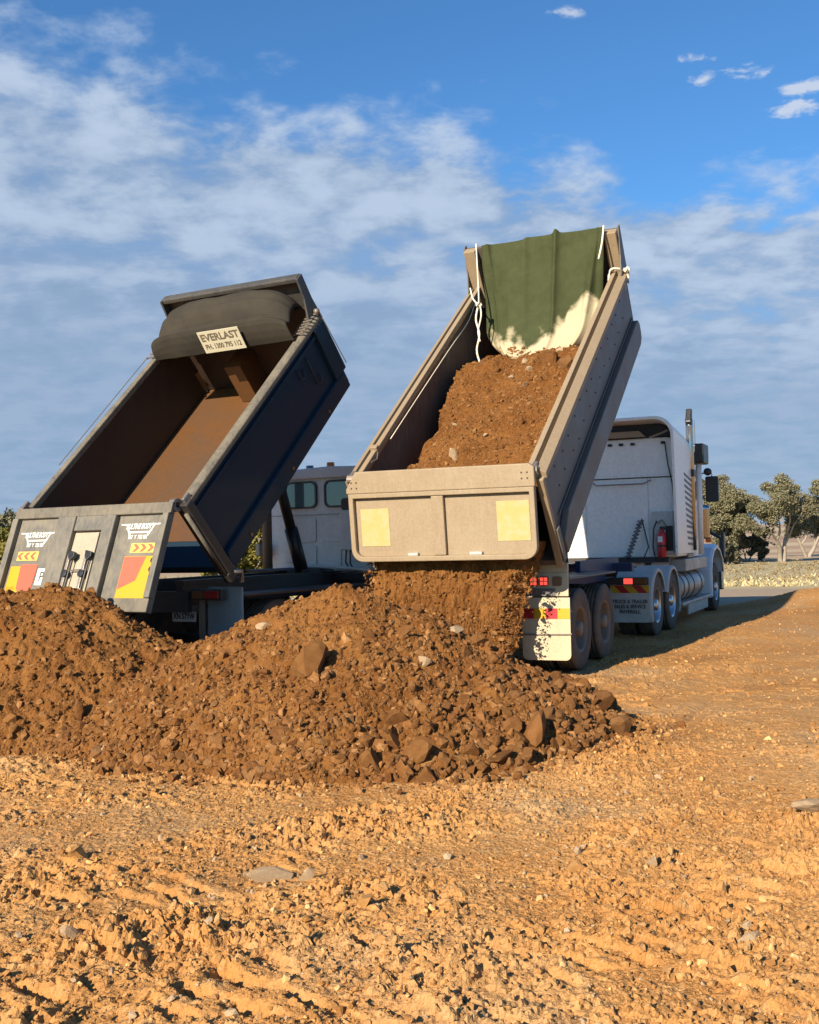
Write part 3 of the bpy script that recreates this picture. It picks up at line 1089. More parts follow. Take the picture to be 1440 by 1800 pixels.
TGW = 1.215
outl = rrect(-TGW, TGW, 0.0, 1.055, 0.15, 6, (0, 0, 1, 1))
gate = MB(tgA).prism(outl, 0.0, 0.03, 'y').build('tailgate', TAN, TR, bevel=0.004)
MB(tgA).prism([(-1.24, 0.14), (-1.10, -0.075), (1.17, -0.075), (1.235, -0.03), (1.235, 0.2), (-1.24, 0.2)], 0.031, 0.105, 'y').build('top_beam', TAN, TR, parent=gate, bevel=0.012)
inner = rrect(-TGW + 0.06, TGW - 0.06, 0.26, 0.995, 0.1, 6, (0, 0, 1, 1))
outer = rrect(-TGW - 0.005, TGW + 0.005, 0.2, 1.06, 0.155, 6, (0, 0, 1, 1))
MB(tgA).ring([p for p in outer], [p for p in inner], 0.0305, 0.1, 'y').build('rim_frame', TAN, TR, parent=gate, bevel=0.012)
MB(tgA).box(-0.1, 0.06, 0.031, 0.09, 0.262, 0.992).build('stile', TAN, TR, parent=gate, bevel=0.012)
WORN = paint('worn_yellow_sheet', (0.45, 0.4, 0.29), 0.6, dirt=(0.48, 0.33, 0.05), amount=0.42, scale=9, streak=False, fine=0.5)
for (a, b_, t0, t1) in ((-1.09, -0.70, 0.4, 0.87), (0.72, 1.13, 0.36, 0.84)):
    MB(tgA).box(a, b_, 0.031, 0.036, t0, t1).build('reflector_sheet', WORN, TR, parent=gate, bevel=0.002)
for (a, b_) in ((-0.45, -0.32), (0.36, 0.52)):
    MB(tgA).box(a, b_, 0.032, 0.085, 0.958, 0.994).build('latch', GREYFLAP, TR, parent=gate, bevel=0.006)
bm_ = MB(tgA)
for u_, t_ in ((-1.16, .06), (-1.09, .06), (-1.16, .13), (-1.09, .13), (1.08, .03), (1.15, .03), (1.08, .1), (1.15, .1)):
    bm_.lathe([(0.105, 0.0001), (0.105, 0.012), (0.11, 0.01), (0.11, 0.0001)], (u_, 0, t_), 'y', 8)
bm_.build('rivets', DARK, TR, parent=gate)
# chassis
for sgn in (-1, 1):
    MB().box(sgn * 0.45 - 0.06, sgn * 0.45 + 0.06, -0.1, 5.2, 0.98, 1.3).build('chassis_beam', BLUEB, TR, bevel=0.01)
    MB().box(sgn * 0.45 - 0.1, sgn * 0.45 + 0.1, -0.1, 5.2, 1.302, 1.33).build('beam_flange', BLUEB, TR)
    MB().box(sgn * 0.9 - 0.32, sgn * 0.9 + 0.32, 0.3, 3.0, 1.19, 1.215).build('wheel_guard', GREYSIDE, TR, bevel=0.006)
    MB().box(sgn * 0.75 - 0.04, sgn * 0.75 + 0.5 * sgn * 0 + 0.04, 2.6, 5.0, 1.16, 1.38).build('side_rail', BLUEB, TR, bevel=0.01)
for y_ in (0.0, 1.7, 3.2, 4.9):
    MB().box(-0.388, 0.388, y_ - 0.05, y_ + 0.05, 1.0, 1.28).build('cross_member', DARK, TR)
MB().box(-1.1, 1.1, 4.6, 4.75, 1.15, 1.29).build('front_bolster', BLUEB, TR, bevel=0.01)
MB().tube([(0.1, 3.9, 1.2), (0.1, 3.9, 2.4), (0.1, 3.95, 3.4)], [0.14, 0.11, 0.08], 16).build('hoist_ram', STEEL, TR, smooth=True)
MB().box(-1.0, 1.0, 0.9, 1.1, 0.46, 0.58).build('axle', DARK, TR, bevel=0.03)
MB().box(-1.0, 1.0, 2.2, 2.4, 0.46, 0.58).build('axle', DARK, TR, bevel=0.03)

# wheels: tyre with a rim as its part
RT = 0.54


def tyre_mesh():
    prof = [(-0.13, 0.30), (-0.14, 0.36), (-0.145, 0.43), (-0.135, 0.495), (-0.11, 0.528)]
    for k in range(5):
        a = -0.1 + 0.05 * k
        prof += [(a - 0.018, 0.54), (a + 0.018, 0.54), (a + 0.022, 0.526), (a + 0.028, 0.526)]
    prof = prof[:-2] + [(0.135, 0.495), (0.145, 0.43), (0.14, 0.36), (0.13, 0.30)]
    return MB().lathe(prof, (0, 0, 0), 'x', 48)


def rim_mesh(depth=0.09):
    return (MB().lathe([(0.131, 0.305), (0.125, 0.285), (0.09, 0.27), (0.02, 0.26), (0.02 - depth, 0.2), (0.03 - depth, 0.16), (0.05 - depth, 0.11), (0.11, 0.1), (0.135, 0.085), (0.14, 0.0005)], (0, 0, 0), 'x', 40)
            .lathe([(-0.128, 0.30), (-0.1, 0.27), (-0.1, 0.001)], (0, 0, 0), 'x', 24))


def nuts():
    b_ = MB()
    for k in range(10):
        t = 2 * math.pi * k / 10
        b_.lathe([(-0.06, 0.016), (0.0, 0.016), (0.0, 0.0005)], (0.0, 0.17 * math.cos(t), 0.17 * math.sin(t)), 'x', 6)
    return b_


_t0 = tyre_mesh().build('wheel', RUBBER, smooth=True)
_r0 = rim_mesh().build('rim', RIMM, smooth=True)
_r1 = rim_mesh(0.06).build('rim', ALLOY, smooth=True)
_n0 = nuts().build('wheel_nuts', STEEL)
TY, RI, RA, NU = _t0.data, _r0.data, _r1.data, _n0.data
for o in (_t0, _r0, _r1, _n0):
    bpy.data.objects.remove(o)


def wheel(th, x, y, z, alloy=False, side=1, r=RT, nut=True):
    o = bpy.data.objects.new('wheel', TY)
    link(o)
    o.parent = th.e
    o.location = np.array((x, y, z)) - th.org
    k = r / RT
    o.scale = (k, k, k)
    o.rotation_euler = (0.3 * x + y, 0, 0 if side > 0 else math.pi)
    q = bpy.data.objects.new('rim', RA if alloy else RI)
    link(q)
    q.parent = o
    if nut:
        q2 = bpy.data.objects.new('wheel_nuts', NU)
        link(q2)
        q2.parent = o
    return o


for y_ in (1.0, 2.3):
    for sgn in (-1, 1):
        wheel(TR, sgn * 1.09, y_, 0.52, False, sgn)
        wheel(TR, sgn * 0.77, y_, 0.52, False, sgn, nut=False)
# rear lamp board and mudflap
for sgn in (-1, 1):
    u0, u1 = sorted((sgn * 0.70, sgn * 1.31))
    board = MB().box(u0, u1, 0.12, 0.15, 1.0, 1.3).build('lamp_board', FLAP, TR, bevel=0.006)
    for k, (a, m_) in enumerate(((0.86, RED), (1.0, RED), (1.17, AMBERD))):
        MB().prism(rrect(sgn * a - 0.06, sgn * a + 0.06, 1.13, 1.25, 0.025, 4), 0.095, 0.1195, 'y').build('tail_lamp', m_ if k == 2 else REDK, TR, parent=board)
        if k < 2:
            for qx in (-0.026, 0.026):
                for qz in (-0.026, 0.026):
                    MB().box(sgn * a + qx - 0.021, sgn * a + qx + 0.021, 0.091, 0.0945, 1.19 + qz - 0.021, 1.19 + qz + 0.021).build('lamp_segment', RED, TR, parent=board)
    MB().box(u0, u1 - 0.17 if sgn > 0 else u1, 0.1, 0.118, 1.003, 1.1).build('lamp_step', GREYSIDE, TR, parent=board)
    fl = MB().prism(rrect(u0 - 0.0, u1 + 0.02, 0.2, 0.985, 0.07, 5, (1, 1, 0, 0)), 0.1, 0.115, 'y').build('mudflap', FLAP, TR, bevel=0.003)
    for k in range(4):
        a = u0 + 0.005 + k * 0.155
        MB().prism([(a, 0.72), (a + 0.155, 0.72), (a + 0.155, 0.85), (a, 0.85)], 0.0945, 0.0985, 'y').build('chevron_tape', (REDDK, YEL)[k % 2], TR, parent=fl)
    MB().tube([(u0 - 0.02, 0.085, 0.52), (u1 + 0.04, 0.085, 0.53)], 0.01, 6).build('flap_rod', STEEL, TR, parent=fl)
    MB().box(u0, u1, 0.12, 0.16, 1.302, 1.42).build('flap_bracket', FLAP, TR, bevel=0.006)

# ------------------------------------------------------------------ load of soil in the trailer
r = np.random.default_rng(77)


def load_w(u, v):
    left = -0.78 - 0.22 * sstep(1.0, 3.4, v) + 0.14 * perlin(v * 1.7, v * 0 + 3.3, 201)
    top = 0.93 + 0.05 * np.sin(v * 1.3) - 0.10 * sstep(1.0, -0.2, v) * 1.5 + 0.06 * u
    top = np.minimum(top, 0.99 - 0.46 * (v - 3.68)) + 0.04 * (u > 0.2)
    edge = sstep(left - 0.28, left + 0.05, u)
    h = top * edge + 0.06 * (1 - edge)
    h = np.maximum(h, 0.004)
    d1, v1 = worley(u * 5 + 11, v * 5, 203)
    d2, v2 = worley(u * 12, v * 12, 204)
    return h + 0.07 * fbm(u * 1.7, v * 1.7, 4, 205) + 0.035 * v1 * sstep(0.6, 0.2, d1) + 0.022 * v2 * sstep(0.6, 0.2, d2) + 0.012 * perlin(u * 24, v * 24, 206)


U_, V_ = np.meshgrid(np.arange(-1.17, 1.171, 0.02), np.arange(-0.02, LA - 0.02, 0.02))
W_ = np.maximum(load_w(U_, V_), 0.004)
pts = np.stack([U_, V_ * cA - W_ * sA, ZA + V_ * sA + W_ * cA], -1)
c_, s_ = math.cos(ALA), math.sin(ALA)
wx = OA[0] + pts[..., 0] * c_ + pts[..., 1] * s_
wy = OA[1] - pts[..., 0] * s_ + pts[..., 1] * c_
load = obj_of(grid_mesh('soil_load', wx, wy, pts[..., 2], smooth=False), 'soil_load', SOILL)
tag(load, 'rust-brown soil and rock sliding down inside the tan trailer body', 'soil')
n = 9000
u = r.uniform(-1.12, 1.12, n)
v = r.uniform(0.0, 4.6, n)
w = load_w(u, v)
k = w > 0.35
u, v, w = u[k], v[k], w[k]
s = np.minimum(0.007 * (1 - r.random(len(u))) ** -0.5, 0.04)
P = np.array([wA(bedA(a, b_, d)) for a, b_, d in zip(u, v, w)])
o = scatter('load_rubble', P, s, SH0, ROCKP, 51)
tag(o, 'small stones lying over the soil in the tan trailer body', 'rubble', kind='stuff')
rl = random.Random(4)
for (a, b_, sz, pl) in ((0.45, 3.55, 0.16, 0), (0.72, 3.45, 0.18, 0), (0.25, 3.3, 0.07, 1), (0.0, 3.2, 0.075, 1), (0.05, 3.75, 0.06, 1), (0.3, 2.85, 0.09, 1), (0.15, 2.8, 0.07, 0), (-0.35, 3.6, 0.08, 0), (0.9, 3.9, 0.07, 0),
                        (0.6, 1.6, 0.07, 0), (-0.2, 0.95, 0.09, 1), (-0.55, 1.0, 0.06, 0), (0.1, 1.5, 0.05, 1), (0.75, 2.3, 0.06, 0), (-0.5, 1.9, 0.05, 1), (0.55, 4.0, 0.07, 1), (-0.6, 3.9, 0.06, 0), (-0.2, 4.05, 0.06, 1)):
    ww = float(load_w(np.array([a]), np.array([b_]))[0])
    rock(wA(bedA(a, b_, ww + sz * 0.25)), sz, rl.choice(PALE_ME if pl else ROCK_ME), ('pale' if pl else 'brown') + ' rock riding on the soil inside the tan trailer', 'rocks in the trailer load', rr=rl)

# falling curtain of soil under the open tailgate
nu, nt_ = 240, 150
U_, T_ = np.meshgrid(np.linspace(-1.2, 1.16, nu), np.linspace(0, 1, nt_))
tb = tgA(0, 0, 1.0)
rag = 0.06 * perlin(T_ * 5, T_ * 0 + 2.2, 301) + 0.05 * perlin(T_ * 17, T_ * 0 + 1.2, 302)
un = (U_ + 1.2) / 2.36
right_edge = 1.10 - 0.46 * T_ ** 0.9 + rag
left_edge = -1.2 + 0.05 * T_ + rag * 0.5
Uc = left_edge + un * (right_edge - left_edge)
bul = 0.16 * fbm(Uc * 1.4, T_ * 0.9 + 4, 4, 303) + 0.06 * fbm(Uc * 8, T_ * 4, 4, 304) + 0.03 * perlin(Uc * 30, T_ * 18, 305)
edge_in = sstep(0, 0.08, un) * sstep(1, 0.9, un)
yl = tb[1] + 0.22 - 0.5 * T_ ** 1.8 - bul * (0.35 + T_) + 0.35 * (1 - edge_in)
zl = (tb[2] + 0.14) * (1 - T_) + (-0.1) * T_
wx = OA[0] + Uc * c_ + yl * s_
wy = OA[1] - Uc * s_ + yl * c_
fall = obj_of(grid_mesh('falling_soil', wx, wy, zl, smooth=False), 'falling_soil', SOILP)
tag(fall, 'curtain of soil pouring out beneath the open tan tailgate', 'soil', kind='stuff')
n = 7500
uu = r.random(n)
tt = r.random(n)
re = 1.10 - 0.46 * tt ** 0.9
u = -1.2 + uu * (re + 1.2) + r.normal(0, 0.02, n)
j = r.random(n) < 0.07
u = np.where(j, re + np.abs(r.normal(0, 0.05, n)), u)
yb = tb[1] + 0.18 - 0.5 * tt ** 1.8 - 0.16 * (0.35 + tt) * fbm(u * 1.4, tt * 0.9 + 4, 4, 303) - np.abs(r.normal(0, 0.025, n)) + 0.05 - np.where(j, r.uniform(-0.3, 0.1, n), 0)
zb = (tb[2] - 0.01) * (1 - tt) + 0.02 * tt
s = np.minimum(0.005 * (1 - r.random(n)) ** -0.55, 0.04)
P = np.stack([OA[0] + u * c_ + yb * s_, OA[1] - u * s_ + yb * c_, zb], 1)
o = scatter('falling_stones', P, s, SH0, ROCKP, 52)
tag(o, 'stones and crumbs tumbling in the stream below the tan tailgate', 'stones', kind='stuff')

# ------------------------------------------------------------------ green tarp and its ropes
TARPG, nt, N, L, b = _nt('green_canvas')
tc = N.new('ShaderNodeTexCoord')
O = tc.outputs['Object']
uvn = N.new('ShaderNodeAttribute')
uvn.attribute_name = 'rnd'
n1 = _noise(N, L, O, 4.0, 6, 0.7, 0.5)
n2 = _noise(N, L, O, 60, 3, 0.6)
ad = N.new('ShaderNodeMath')
ad.operation = 'MULTIPLY_ADD'
L.new(n1, ad.inputs[0])
ad.inputs[1].default_value = 1.1
L.new(uvn.outputs['Fac'], ad.inputs[2])
c = _mix(N, L, _range(N, L, n1, 0.3, 0.7), (0.036, 0.043, 0.016), (0.054, 0.064, 0.026))
c = _mix(N, L, _range(N, L, ad.outputs[0], 0.98, 1.35), c, (0.44, 0.375, 0.245))
L.new(c, b.inputs['Base Color'])
b.inputs['Roughness'].default_value = 0.85
b.inputs['Specular IOR Level'].default_value = 0.2
_bump(N, L, b, n2, 0.15, 0.004)
topl = bedA(0, LA - 0.06, HA + HB + 0.03)
TP = Thing('tarpaulin', 'green canvas tarp draped from the headboard, its dusty lower edge sagging on the load', 'tarp', OA, ALA, (0, topl[1], topl[2] - 2.0))
ns, ntt = 200, 120
S_, T_ = np.meshgrid(np.linspace(0, 1, ns), np.linspace(0, 1, ntt))
hw = (1 - 0.10 * T_ - 0.34 * np.maximum(0, (T_ - 0.72) / 0.28) ** 2.2)
cx = 0.08 - 0.10 * T_
u = cx + (S_ - 0.5) * 2.02 * hw
# folds
fold = (0.10 * np.exp(-np.abs(S_ - 0.62) / 0.02) * (1 - 0.5 * T_) + 0.05 * np.exp(-np.abs(S_ - 0.05 - 0.12 * T_) / 0.012) * (1 - 0.5 * T_) + 0.05 * np.exp(-np.abs(S_ - 0.95 + 0.1 * T_) / 0.015)
        + 0.03 * np.exp(-np.abs(S_ - 0.88 + 0.05 * T_) / 0.012) * T_ + 0.02 * np.exp(-np.abs(S_ - 0.2 - 0.05 * T_) / 0.01) * T_ + 0.035 * np.exp(-((S_ - 0.36) / 0.03) ** 2) * (1 - T_) + 0.03 * np.sin(S_ * 46 + 2.0 * T_) * np.exp(-(S_ / 0.09) ** 2)
        + 0.03 * np.sin(S_ * 52 + T_) * np.exp(-((1 - S_) / 0.1) ** 2) + 0.012 * np.sin(S_ * 22 + 3 * T_) + 0.014 * perlin(S_ * 5, T_ * 5, 401))
drop = 2.05 - 0.22 * (2 * S_ - 1) ** 2 + 0.12 * perlin(S_ * 3, T_ * 0 + 1.5, 402)
pocket = np.clip((T_ - 0.6) / 0.4, 0, 1) ** 2
zt = topl[2] + 0.05 * np.exp(-((S_ - 0.62) / 0.02) ** 2) * (1 - T_) + 0.03 * (S_ > 0.35) * (1 - T_) * sstep(0.35, 0.38, S_) - drop * T_
yt = topl[1] - 0.05 - fold - 0.08 * T_ - 0.5 * pocket * np.sin(np.clip(S_, 0, 1) * np.pi) ** 0.6 + 0.22 * sstep(0.0, 0.6, T_) * (np.abs(2 * S_ - 1)) ** 3
P = np.stack([u, yt, zt], -1) - TP.org
me = grid_mesh('canvas', P[..., 0], P[..., 1], P[..., 2])
dust = sstep(0.5, 0.92, T_ + 0.26 * sstep(0.55, 0.85, S_) * (1 - 0.5 * sstep(.92, 1, S_)) + 0.16 * perlin(S_ * 4, T_ * 3, 403) + 0.10 * perlin(S_ * 13, T_ * 6, 406) - 0.03)
a = me.attributes.new('rnd', 'FLOAT', 'POINT')
a.data.foreach_set('value', np.ascontiguousarray(dust.ravel(), np.float32))
canvas = obj_of(me, 'canvas', TARPG, TP.e)
so = canvas.modifiers.new('thick', 'SOLIDIFY')
so.thickness = 0.012
# stones caught in the fold


def tarp_pt(S_, T_):
    i = np.clip(np.round(T_ * (ntt - 1)).astype(int), 0, ntt - 1)
    j = np.clip(np.round(S_ * (ns - 1)).astype(int), 0, ns - 1)
    return P[i, j]


n = 70
ss, tt = np.clip(r.normal(0.33, 0.12, n), 0.1, 0.75), np.clip(r.normal(0.9, 0.025, n), 0.8, 0.97)
PP = tarp_pt(ss, tt).copy()
PP[:, 1] -= 0.012
o = scatter('caught_stones', PP, np.minimum(0.014 * (1 - r.random(n)) ** -0.5, 0.045), SH1, ROCKP, 53, TP.e)
tag(o, kind='stuff')


def smooth_path(pts, k=5):
    Pp = np.array([pts[0]] + list(pts) + [pts[-1]], float)
    out = []
    for i in range(1, len(Pp) - 2):
        for j in range(k):
            t = j / k
            a, b_, c2, d = Pp[i - 1], Pp[i], Pp[i + 1], Pp[i + 2]
            out.append(tuple(0.5 * (2 * b_ + (c2 - a) * t + (2 * a - 5 * b_ + 4 * c2 - d) * t * t + (3 * b_ - a - 3 * c2 + d) * t ** 3)))
    return out + [tuple(Pp[-2])]


def knot(c0, sz, T=None):
    pts = []
    for i in range(49):
        t = 2 * math.pi * i / 48
        pts.append((c0[0] + sz * 0.33 * (math.sin(t) + 2 * math.sin(2 * t)), c0[1] + sz * 0.33 * (math.cos(t) - 2 * math.cos(2 * t)), c0[2] - sz * 0.5 * math.sin(3 * t)))
    return MB(T).tube(pts, sz * 0.3, 7).build('rope_knot', ROPE, TP, smooth=True)


def ropeA(pts, rad=0.012):
    return MB().tube(smooth_path(pts), rad, 7).build('rope', ROPE, TP, smooth=True)


def bz(u, v, w):
    return bedA(u, v, w)


tl = (-0.93, topl[1] - 0.12, topl[2])
ropeA([(-1.0, topl[1] - 0.14, topl[2] + 0.02), (-0.97, topl[1] - 0.2, topl[2] - 0.3), (-0.92, topl[1] - 0.3, topl[2] - 0.75), (-0.9, topl[1] - 0.36, topl[2] - 1.02)])
ropeA([(-0.9, topl[1] - 0.36, topl[2] - 1.0), (-0.94, topl[1] - 0.4, topl[2] - 1.25), (-0.88, topl[1] - 0.42, topl[2] - 1.5), (-0.92, topl[1] - 0.45, topl[2] - 1.75), (-0.86, topl[1] - 0.5, topl[2] - 1.95)], 0.016)
ropeA([(-0.88, topl[1] - 0.37, topl[2] - 1.0), (-0.85, topl[1] - 0.4, topl[2] - 1.2), (-0.9, topl[1] - 0.42, topl[2] - 1.45), (-0.86, topl[1] - 0.45, topl[2] - 1.62)], 0.013)
knot((-0.9, topl[1] - 0.38, topl[2] - 1.02), 0.045)
ropeA([(-1.06, topl[1] - 0.3, topl[2] - 0.72), (-1.0, topl[1] - 0.36, topl[2] - 0.9), (-0.92, topl[1] - 0.38, topl[2] - 1.0)], 0.013)
ropeA([bz(-1.12, LA - 0.25, HA + 0.0), bz(-1.09, LA - 1.0, HA - 0.18), bz(-1.08, LA - 2.2, HA - 0.14), bz(-1.085, LA - 4.8, HA - 0.1)], 0.007)
ropeA([(1.09, topl[1] - 0.14, topl[2] + 0.03), (1.07, topl[1] - 0.2, topl[2] - 0.25), (1.02, topl[1] - 0.24, topl[2] - 0.5)], 0.015)
ropeA([bz(1.08, LA - 0.42, HA - 0.08), bz(1.1, LA - 0.3, HA + 0.06), bz(1.2, LA - 0.25, HA + 0.06), bz(1.32, LA - 0.2, HA - 0.03), bz(1.35, LA - 0.22, HA - 0.14)], 0.018)
knot((1.33, LA - 0.19, HA + 0.0), 0.045, bedA)

# ------------------------------------------------------------------ white prime mover
PM_ = Thing('prime_mover', 'white bonneted prime mover with sleeper cab and tall exhaust, coupled to the tan trailer', 'truck', OA, ALA, (0, 9.0, 0))
YB = 8.3
prof_o, prof_i = [], []
# cab section in (u, z): straight sides, rounded shoulders
def cabsec(w, z0, z1, rad, seg=7):
    pts = [(w, z0)]
    for k in range(seg + 1):
        a = math.pi / 2 * k / seg
        pts.append((w - rad + rad * math.cos(a), z1 - rad + rad * math.sin(a)))
    return pts + [(-p[0], p[1]) for p in pts[::-1]]


cab = MB().prism(cabsec(1.16, 1.30, 3.62, 0.16), YB, 10.35, 'y').build('sleeper', WHITE, PM_, bevel=0.02)
MB().prism(cabsec(1.1, 1.25, 2.95, 0.14), 10.352, 11.5, 'y').build('cab', WHITE, PM_, bevel=0.02)
MB().prism([(10.354, 2.96), (11.45, 2.96), (11.2, 3.25), (10.354, 3.6)], -1.05, 1.05, 'x').build('roof_slope', WHITE, PM_, bevel=0.03)
# roof fairing and side extenders: an open shell behind and above the sleeper
out_ = cabsec(1.22, 1.35, 4.0, 0.36)
in_ = cabsec(1.165, 1.352, 3.94, 0.33)
sh = MB()
n_ = len(out_)
ya, yb_ = YB - 0.42, YB + 1.55
for i in range(n_):
    pass
V = [(p[0], ya + (0.16 if p[1] < 3 else 0), p[1]) for p in out_] + [(p[0], ya + (0.16 if p[1] < 3 else 0), p[1]) for p in in_] + [(p[0], yb_, p[1] - (0.22 if p[1] > 3 else 0)) for p in out_] + [(p[0], yb_, p[1] - (0.22 if p[1] > 3 else 0)) for p in in_]
F = []
for i in range(n_ - 1):
    j = i + 1
    F += [(i, j, 2 * n_ + j, 2 * n_ + i), (n_ + i, 3 * n_ + i, 3 * n_ + j, n_ + j), (i, n_ + i, n_ + j, j), (2 * n_ + i, 2 * n_ + j, 3 * n_ + j, 3 * n_ + i)]
F += [(0, 2 * n_, 3 * n_, n_), (n_ - 1, 2 * n_ - 1, 4 * n_ - 1, 3 * n_ - 1)]
fair = sh.add(V, F).build('roof_fairing', WHITE, PM_, bevel=0.008)
MB().prism([(-0.9, 3.64), (0.62, 3.64), (0.5, 3.76), (-0.9, 3.76)], YB - 0.12, YB + 0.0, 'y').build('fairing_brace', TAN, PM_, bevel=0.01)
lin_o = cabsec(1.163, 1.36, 3.936, 0.328)
V = [(p[0], YB - 0.36 + (0.16 if p[1] < 3 else 0), p[1]) for p in lin_o] + [(p[0], YB - 0.002, p[1]) for p in lin_o]
F = [(i, i + 1, n_ + i + 1, n_ + i) for i in range(3, n_ - 4)]
MB().add(V, F).build('fairing_shade_sheet', BLACK, PM_)  # black sheet added to stand for the shade under the fairing
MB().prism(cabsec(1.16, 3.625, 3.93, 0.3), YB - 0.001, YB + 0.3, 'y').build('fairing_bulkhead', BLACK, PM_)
MB().tube([(0.7, YB - 0.1, 3.62), (1.08, YB - 0.25, 3.72)], 0.02, 8).build('fairing_stay', CHROME, PM_)
MB().box(-1.1, 1.1, YB - 0.012, YB - 0.003, 2.84, 2.862).build('panel_seam', DARK, PM_)
for u_ in (-0.1, 0.12, 0.35, 0.94):
    MB().prism(rrect(u_ - 0.045, u_ + 0.045, 3.49, 3.54, 0.02, 4), YB - 0.03, YB - 0.003, 'y').build('marker_lamp', BLACK, PM_)
MB().tube([(-0.44, YB - 0.004, 2.78), (-0.44, YB - 0.07, 2.76), (-0.38, YB - 0.075, 2.73), (0.55, YB - 0.075, 2.73), (0.68, YB - 0.07, 2.79), (0.68, YB - 0.004, 2.8)], 0.014, 8).build('grab_rail', STEEL, PM_, smooth=True)
MB().tube([(0.98, YB - 0.02, 3.5), (1.02, YB - 0.02, 3.1), (1.1, YB - 0.02, 2.7), (1.12, YB - 0.03, 2.3)], 0.012, 6).build('cable', BLACK, PM_, smooth=True)
MB().box(-1.0, 1.0, YB - 0.1, YB + 0.2, 1.2, 1.298).build('cab_cross_sill', DARK, PM_)
for u_ in (-0.62, 0.62):
    MB().box(u_ - 0.004, u_ + 0.004, YB - 0.006, YB - 0.002, 1.34, 2.838).build('panel_seam', GREYFLAP, PM_)
bm_ = MB()
for u_ in np.arange(-1.0, 1.01, 0.125):
    for z_ in (2.80, 2.90, 1.38):
        bm_.lathe([(YB - 0.002, 0.0001), (YB - 0.002, 0.008), (YB - 0.007, 0.006), (YB - 0.007, 0.0001)], (float(u_), 0, z_), 'y', 6)
bm_.build('rivets', ALU, PM_)
for z_ in (1.5, 2.0, 2.5, 3.0):
    MB().lathe([(YB - 0.28, 0.0001), (YB - 0.28, 0.012), (YB - 0.27, 0.012), (YB - 0.27, 0.0001)], (1.19, 0, z_), 'y', 8).build('fairing_bolt', STEEL, PM_)
# vents and sign stripes on the cab's right side
for k in range(13):
    z_ = 2.95 - 0.115 * k
    dz = 0.16 - 0.006 * k if k < 9 else 0.04
    y0_, y1_ = YB + 0.55 + 0.02 * k, YB + 1.75
    MB().prism([(y0_, z_), (y1_, z_ - dz), (y1_, z_ - dz - 0.05), (y0_, z_ - 0.05)], 1.2215, 1.2255, 'x').build('side_stripe', paint('stripe_navy', (0.03, 0.04, 0.08), 0.4, dirt=(.3, .3, .3), amount=0.3), PM_)
MB().box(0.9, 1.225, YB + 0.5, 11.3, 1.0, 1.245).build('step_panel', ALU, PM_, bevel=0.02)
MB().box(0.92, 1.19, YB + 1.0, YB + 1.6, 1.35 - 0.1, 1.349).build('tool_box', STEEL, PM_, bevel=0.02)
for (ya_, yb2) in ((8.35, 9.25), (9.3, 10.95)):
    tk = MB().lathe([(ya_, 0.0005), (ya_, 0.28), (ya_ + 0.03, 0.3), (yb2 - 0.03, 0.3), (yb2, 0.28), (yb2, 0.0005)], (0.92, 0, 0.7), 'y', 28).build('fuel_tank', ALU, PM_, smooth=True)
    for q in (0.22, 0.78):
        yq = ya_ + (yb2 - ya_) * q
        MB().lathe([(yq - 0.03, 0.303), (yq - 0.03, 0.31), (yq + 0.03, 0.31), (yq + 0.03, 0.303)], (0.92, 0, 0.7), 'y', 28, True).build('tank_strap', DARK, PM_, parent=tk)
MB().box(1.0, 1.26, 8.2, 11.6, 0.36, 0.42).build('step_bar', ALU, PM_, bevel=0.015)
MB().box(1.18, 1.22, 9.0, 11.3, 0.14, 0.355).build('side_skirt', GREYFLAP, PM_, bevel=0.02)
# exhaust, mirror post, air cleaner, intake head
ex = MB().tube([(1.2, 9.75, 1.4), (1.2, 9.75, 3.55), (1.2, 9.75, 3.92), (1.2, 9.7, 4.08)], 0.075, 18).build('exhaust_stack', CHROME, PM_, smooth=True)
MB().prism([(9.6, 4.02), (9.78, 3.85), (9.8, 4.28), (9.74, 4.3)], 1.14, 1.26, 'x').build('exhaust_tip', BLACK, PM_, parent=ex, bevel=0.02)
MB().box(1.12, 1.28, 9.66, 9.9, 2.9, 3.05).build('stack_clamp', BLACK, PM_, parent=ex, bevel=0.02)
MB().tube([(1.25, 10.45, 1.3), (1.25, 10.45, 3.2)], 0.055, 14).build('intake_pipe', WHITE, PM_, smooth=True)
MB().prism(rrect(10.3, 10.95, 3.2, 3.62, 0.05, 4), 1.05, 1.38, 'x').build('intake_head', BLACK, PM_, bevel=0.03)
MB().box(1.12, 1.2, 10.8, 10.95, 2.45, 3.19).build('door_pillar', GREYFLAP, PM_, bevel=0.02)
mir = MB().prism(rrect(1.2, 1.48, 2.42, 2.98, 0.04, 4), 11.5, 11.6, 'y').build('mirror', BLACK, PM_, bevel=0.02)
MB().tube([(1.1, 11.5, 3.05), (1.34, 11.55, 3.05), (1.34, 11.55, 2.98)], 0.015, 8).build('mirror_arm', STEEL, PM_, parent=mir)
MB().lathe([(11.45, 0.001), (11.45, 0.08), (11.55, 0.085), (11.56, 0.001)], (1.26, 0, 3.08), 'y', 18).build('spot_mirror', BLACK, PM_, parent=mir, smooth=True)
MB().lathe([(1.62, 0.001), (1.62, 0.12), (1.66, 0.14), (2.2, 0.14), (2.25, 0.16), (2.32, 0.16), (2.36, 0.1), (2.36, 0.001)], (1.12, 11.55, 0), 'z', 24).build('air_cleaner', CHROME, PM_, smooth=True)
MB().tube([(1.2, 10.4, 3.4), (1.19, 10.4, 4.12)], 0.006, 5).build('antenna', DARK, PM_)
MB().tube([(1.12, 10.55, 3.4), (1.1, 10.55, 3.85)], 0.006, 5).build('antenna', DARK, PM_)
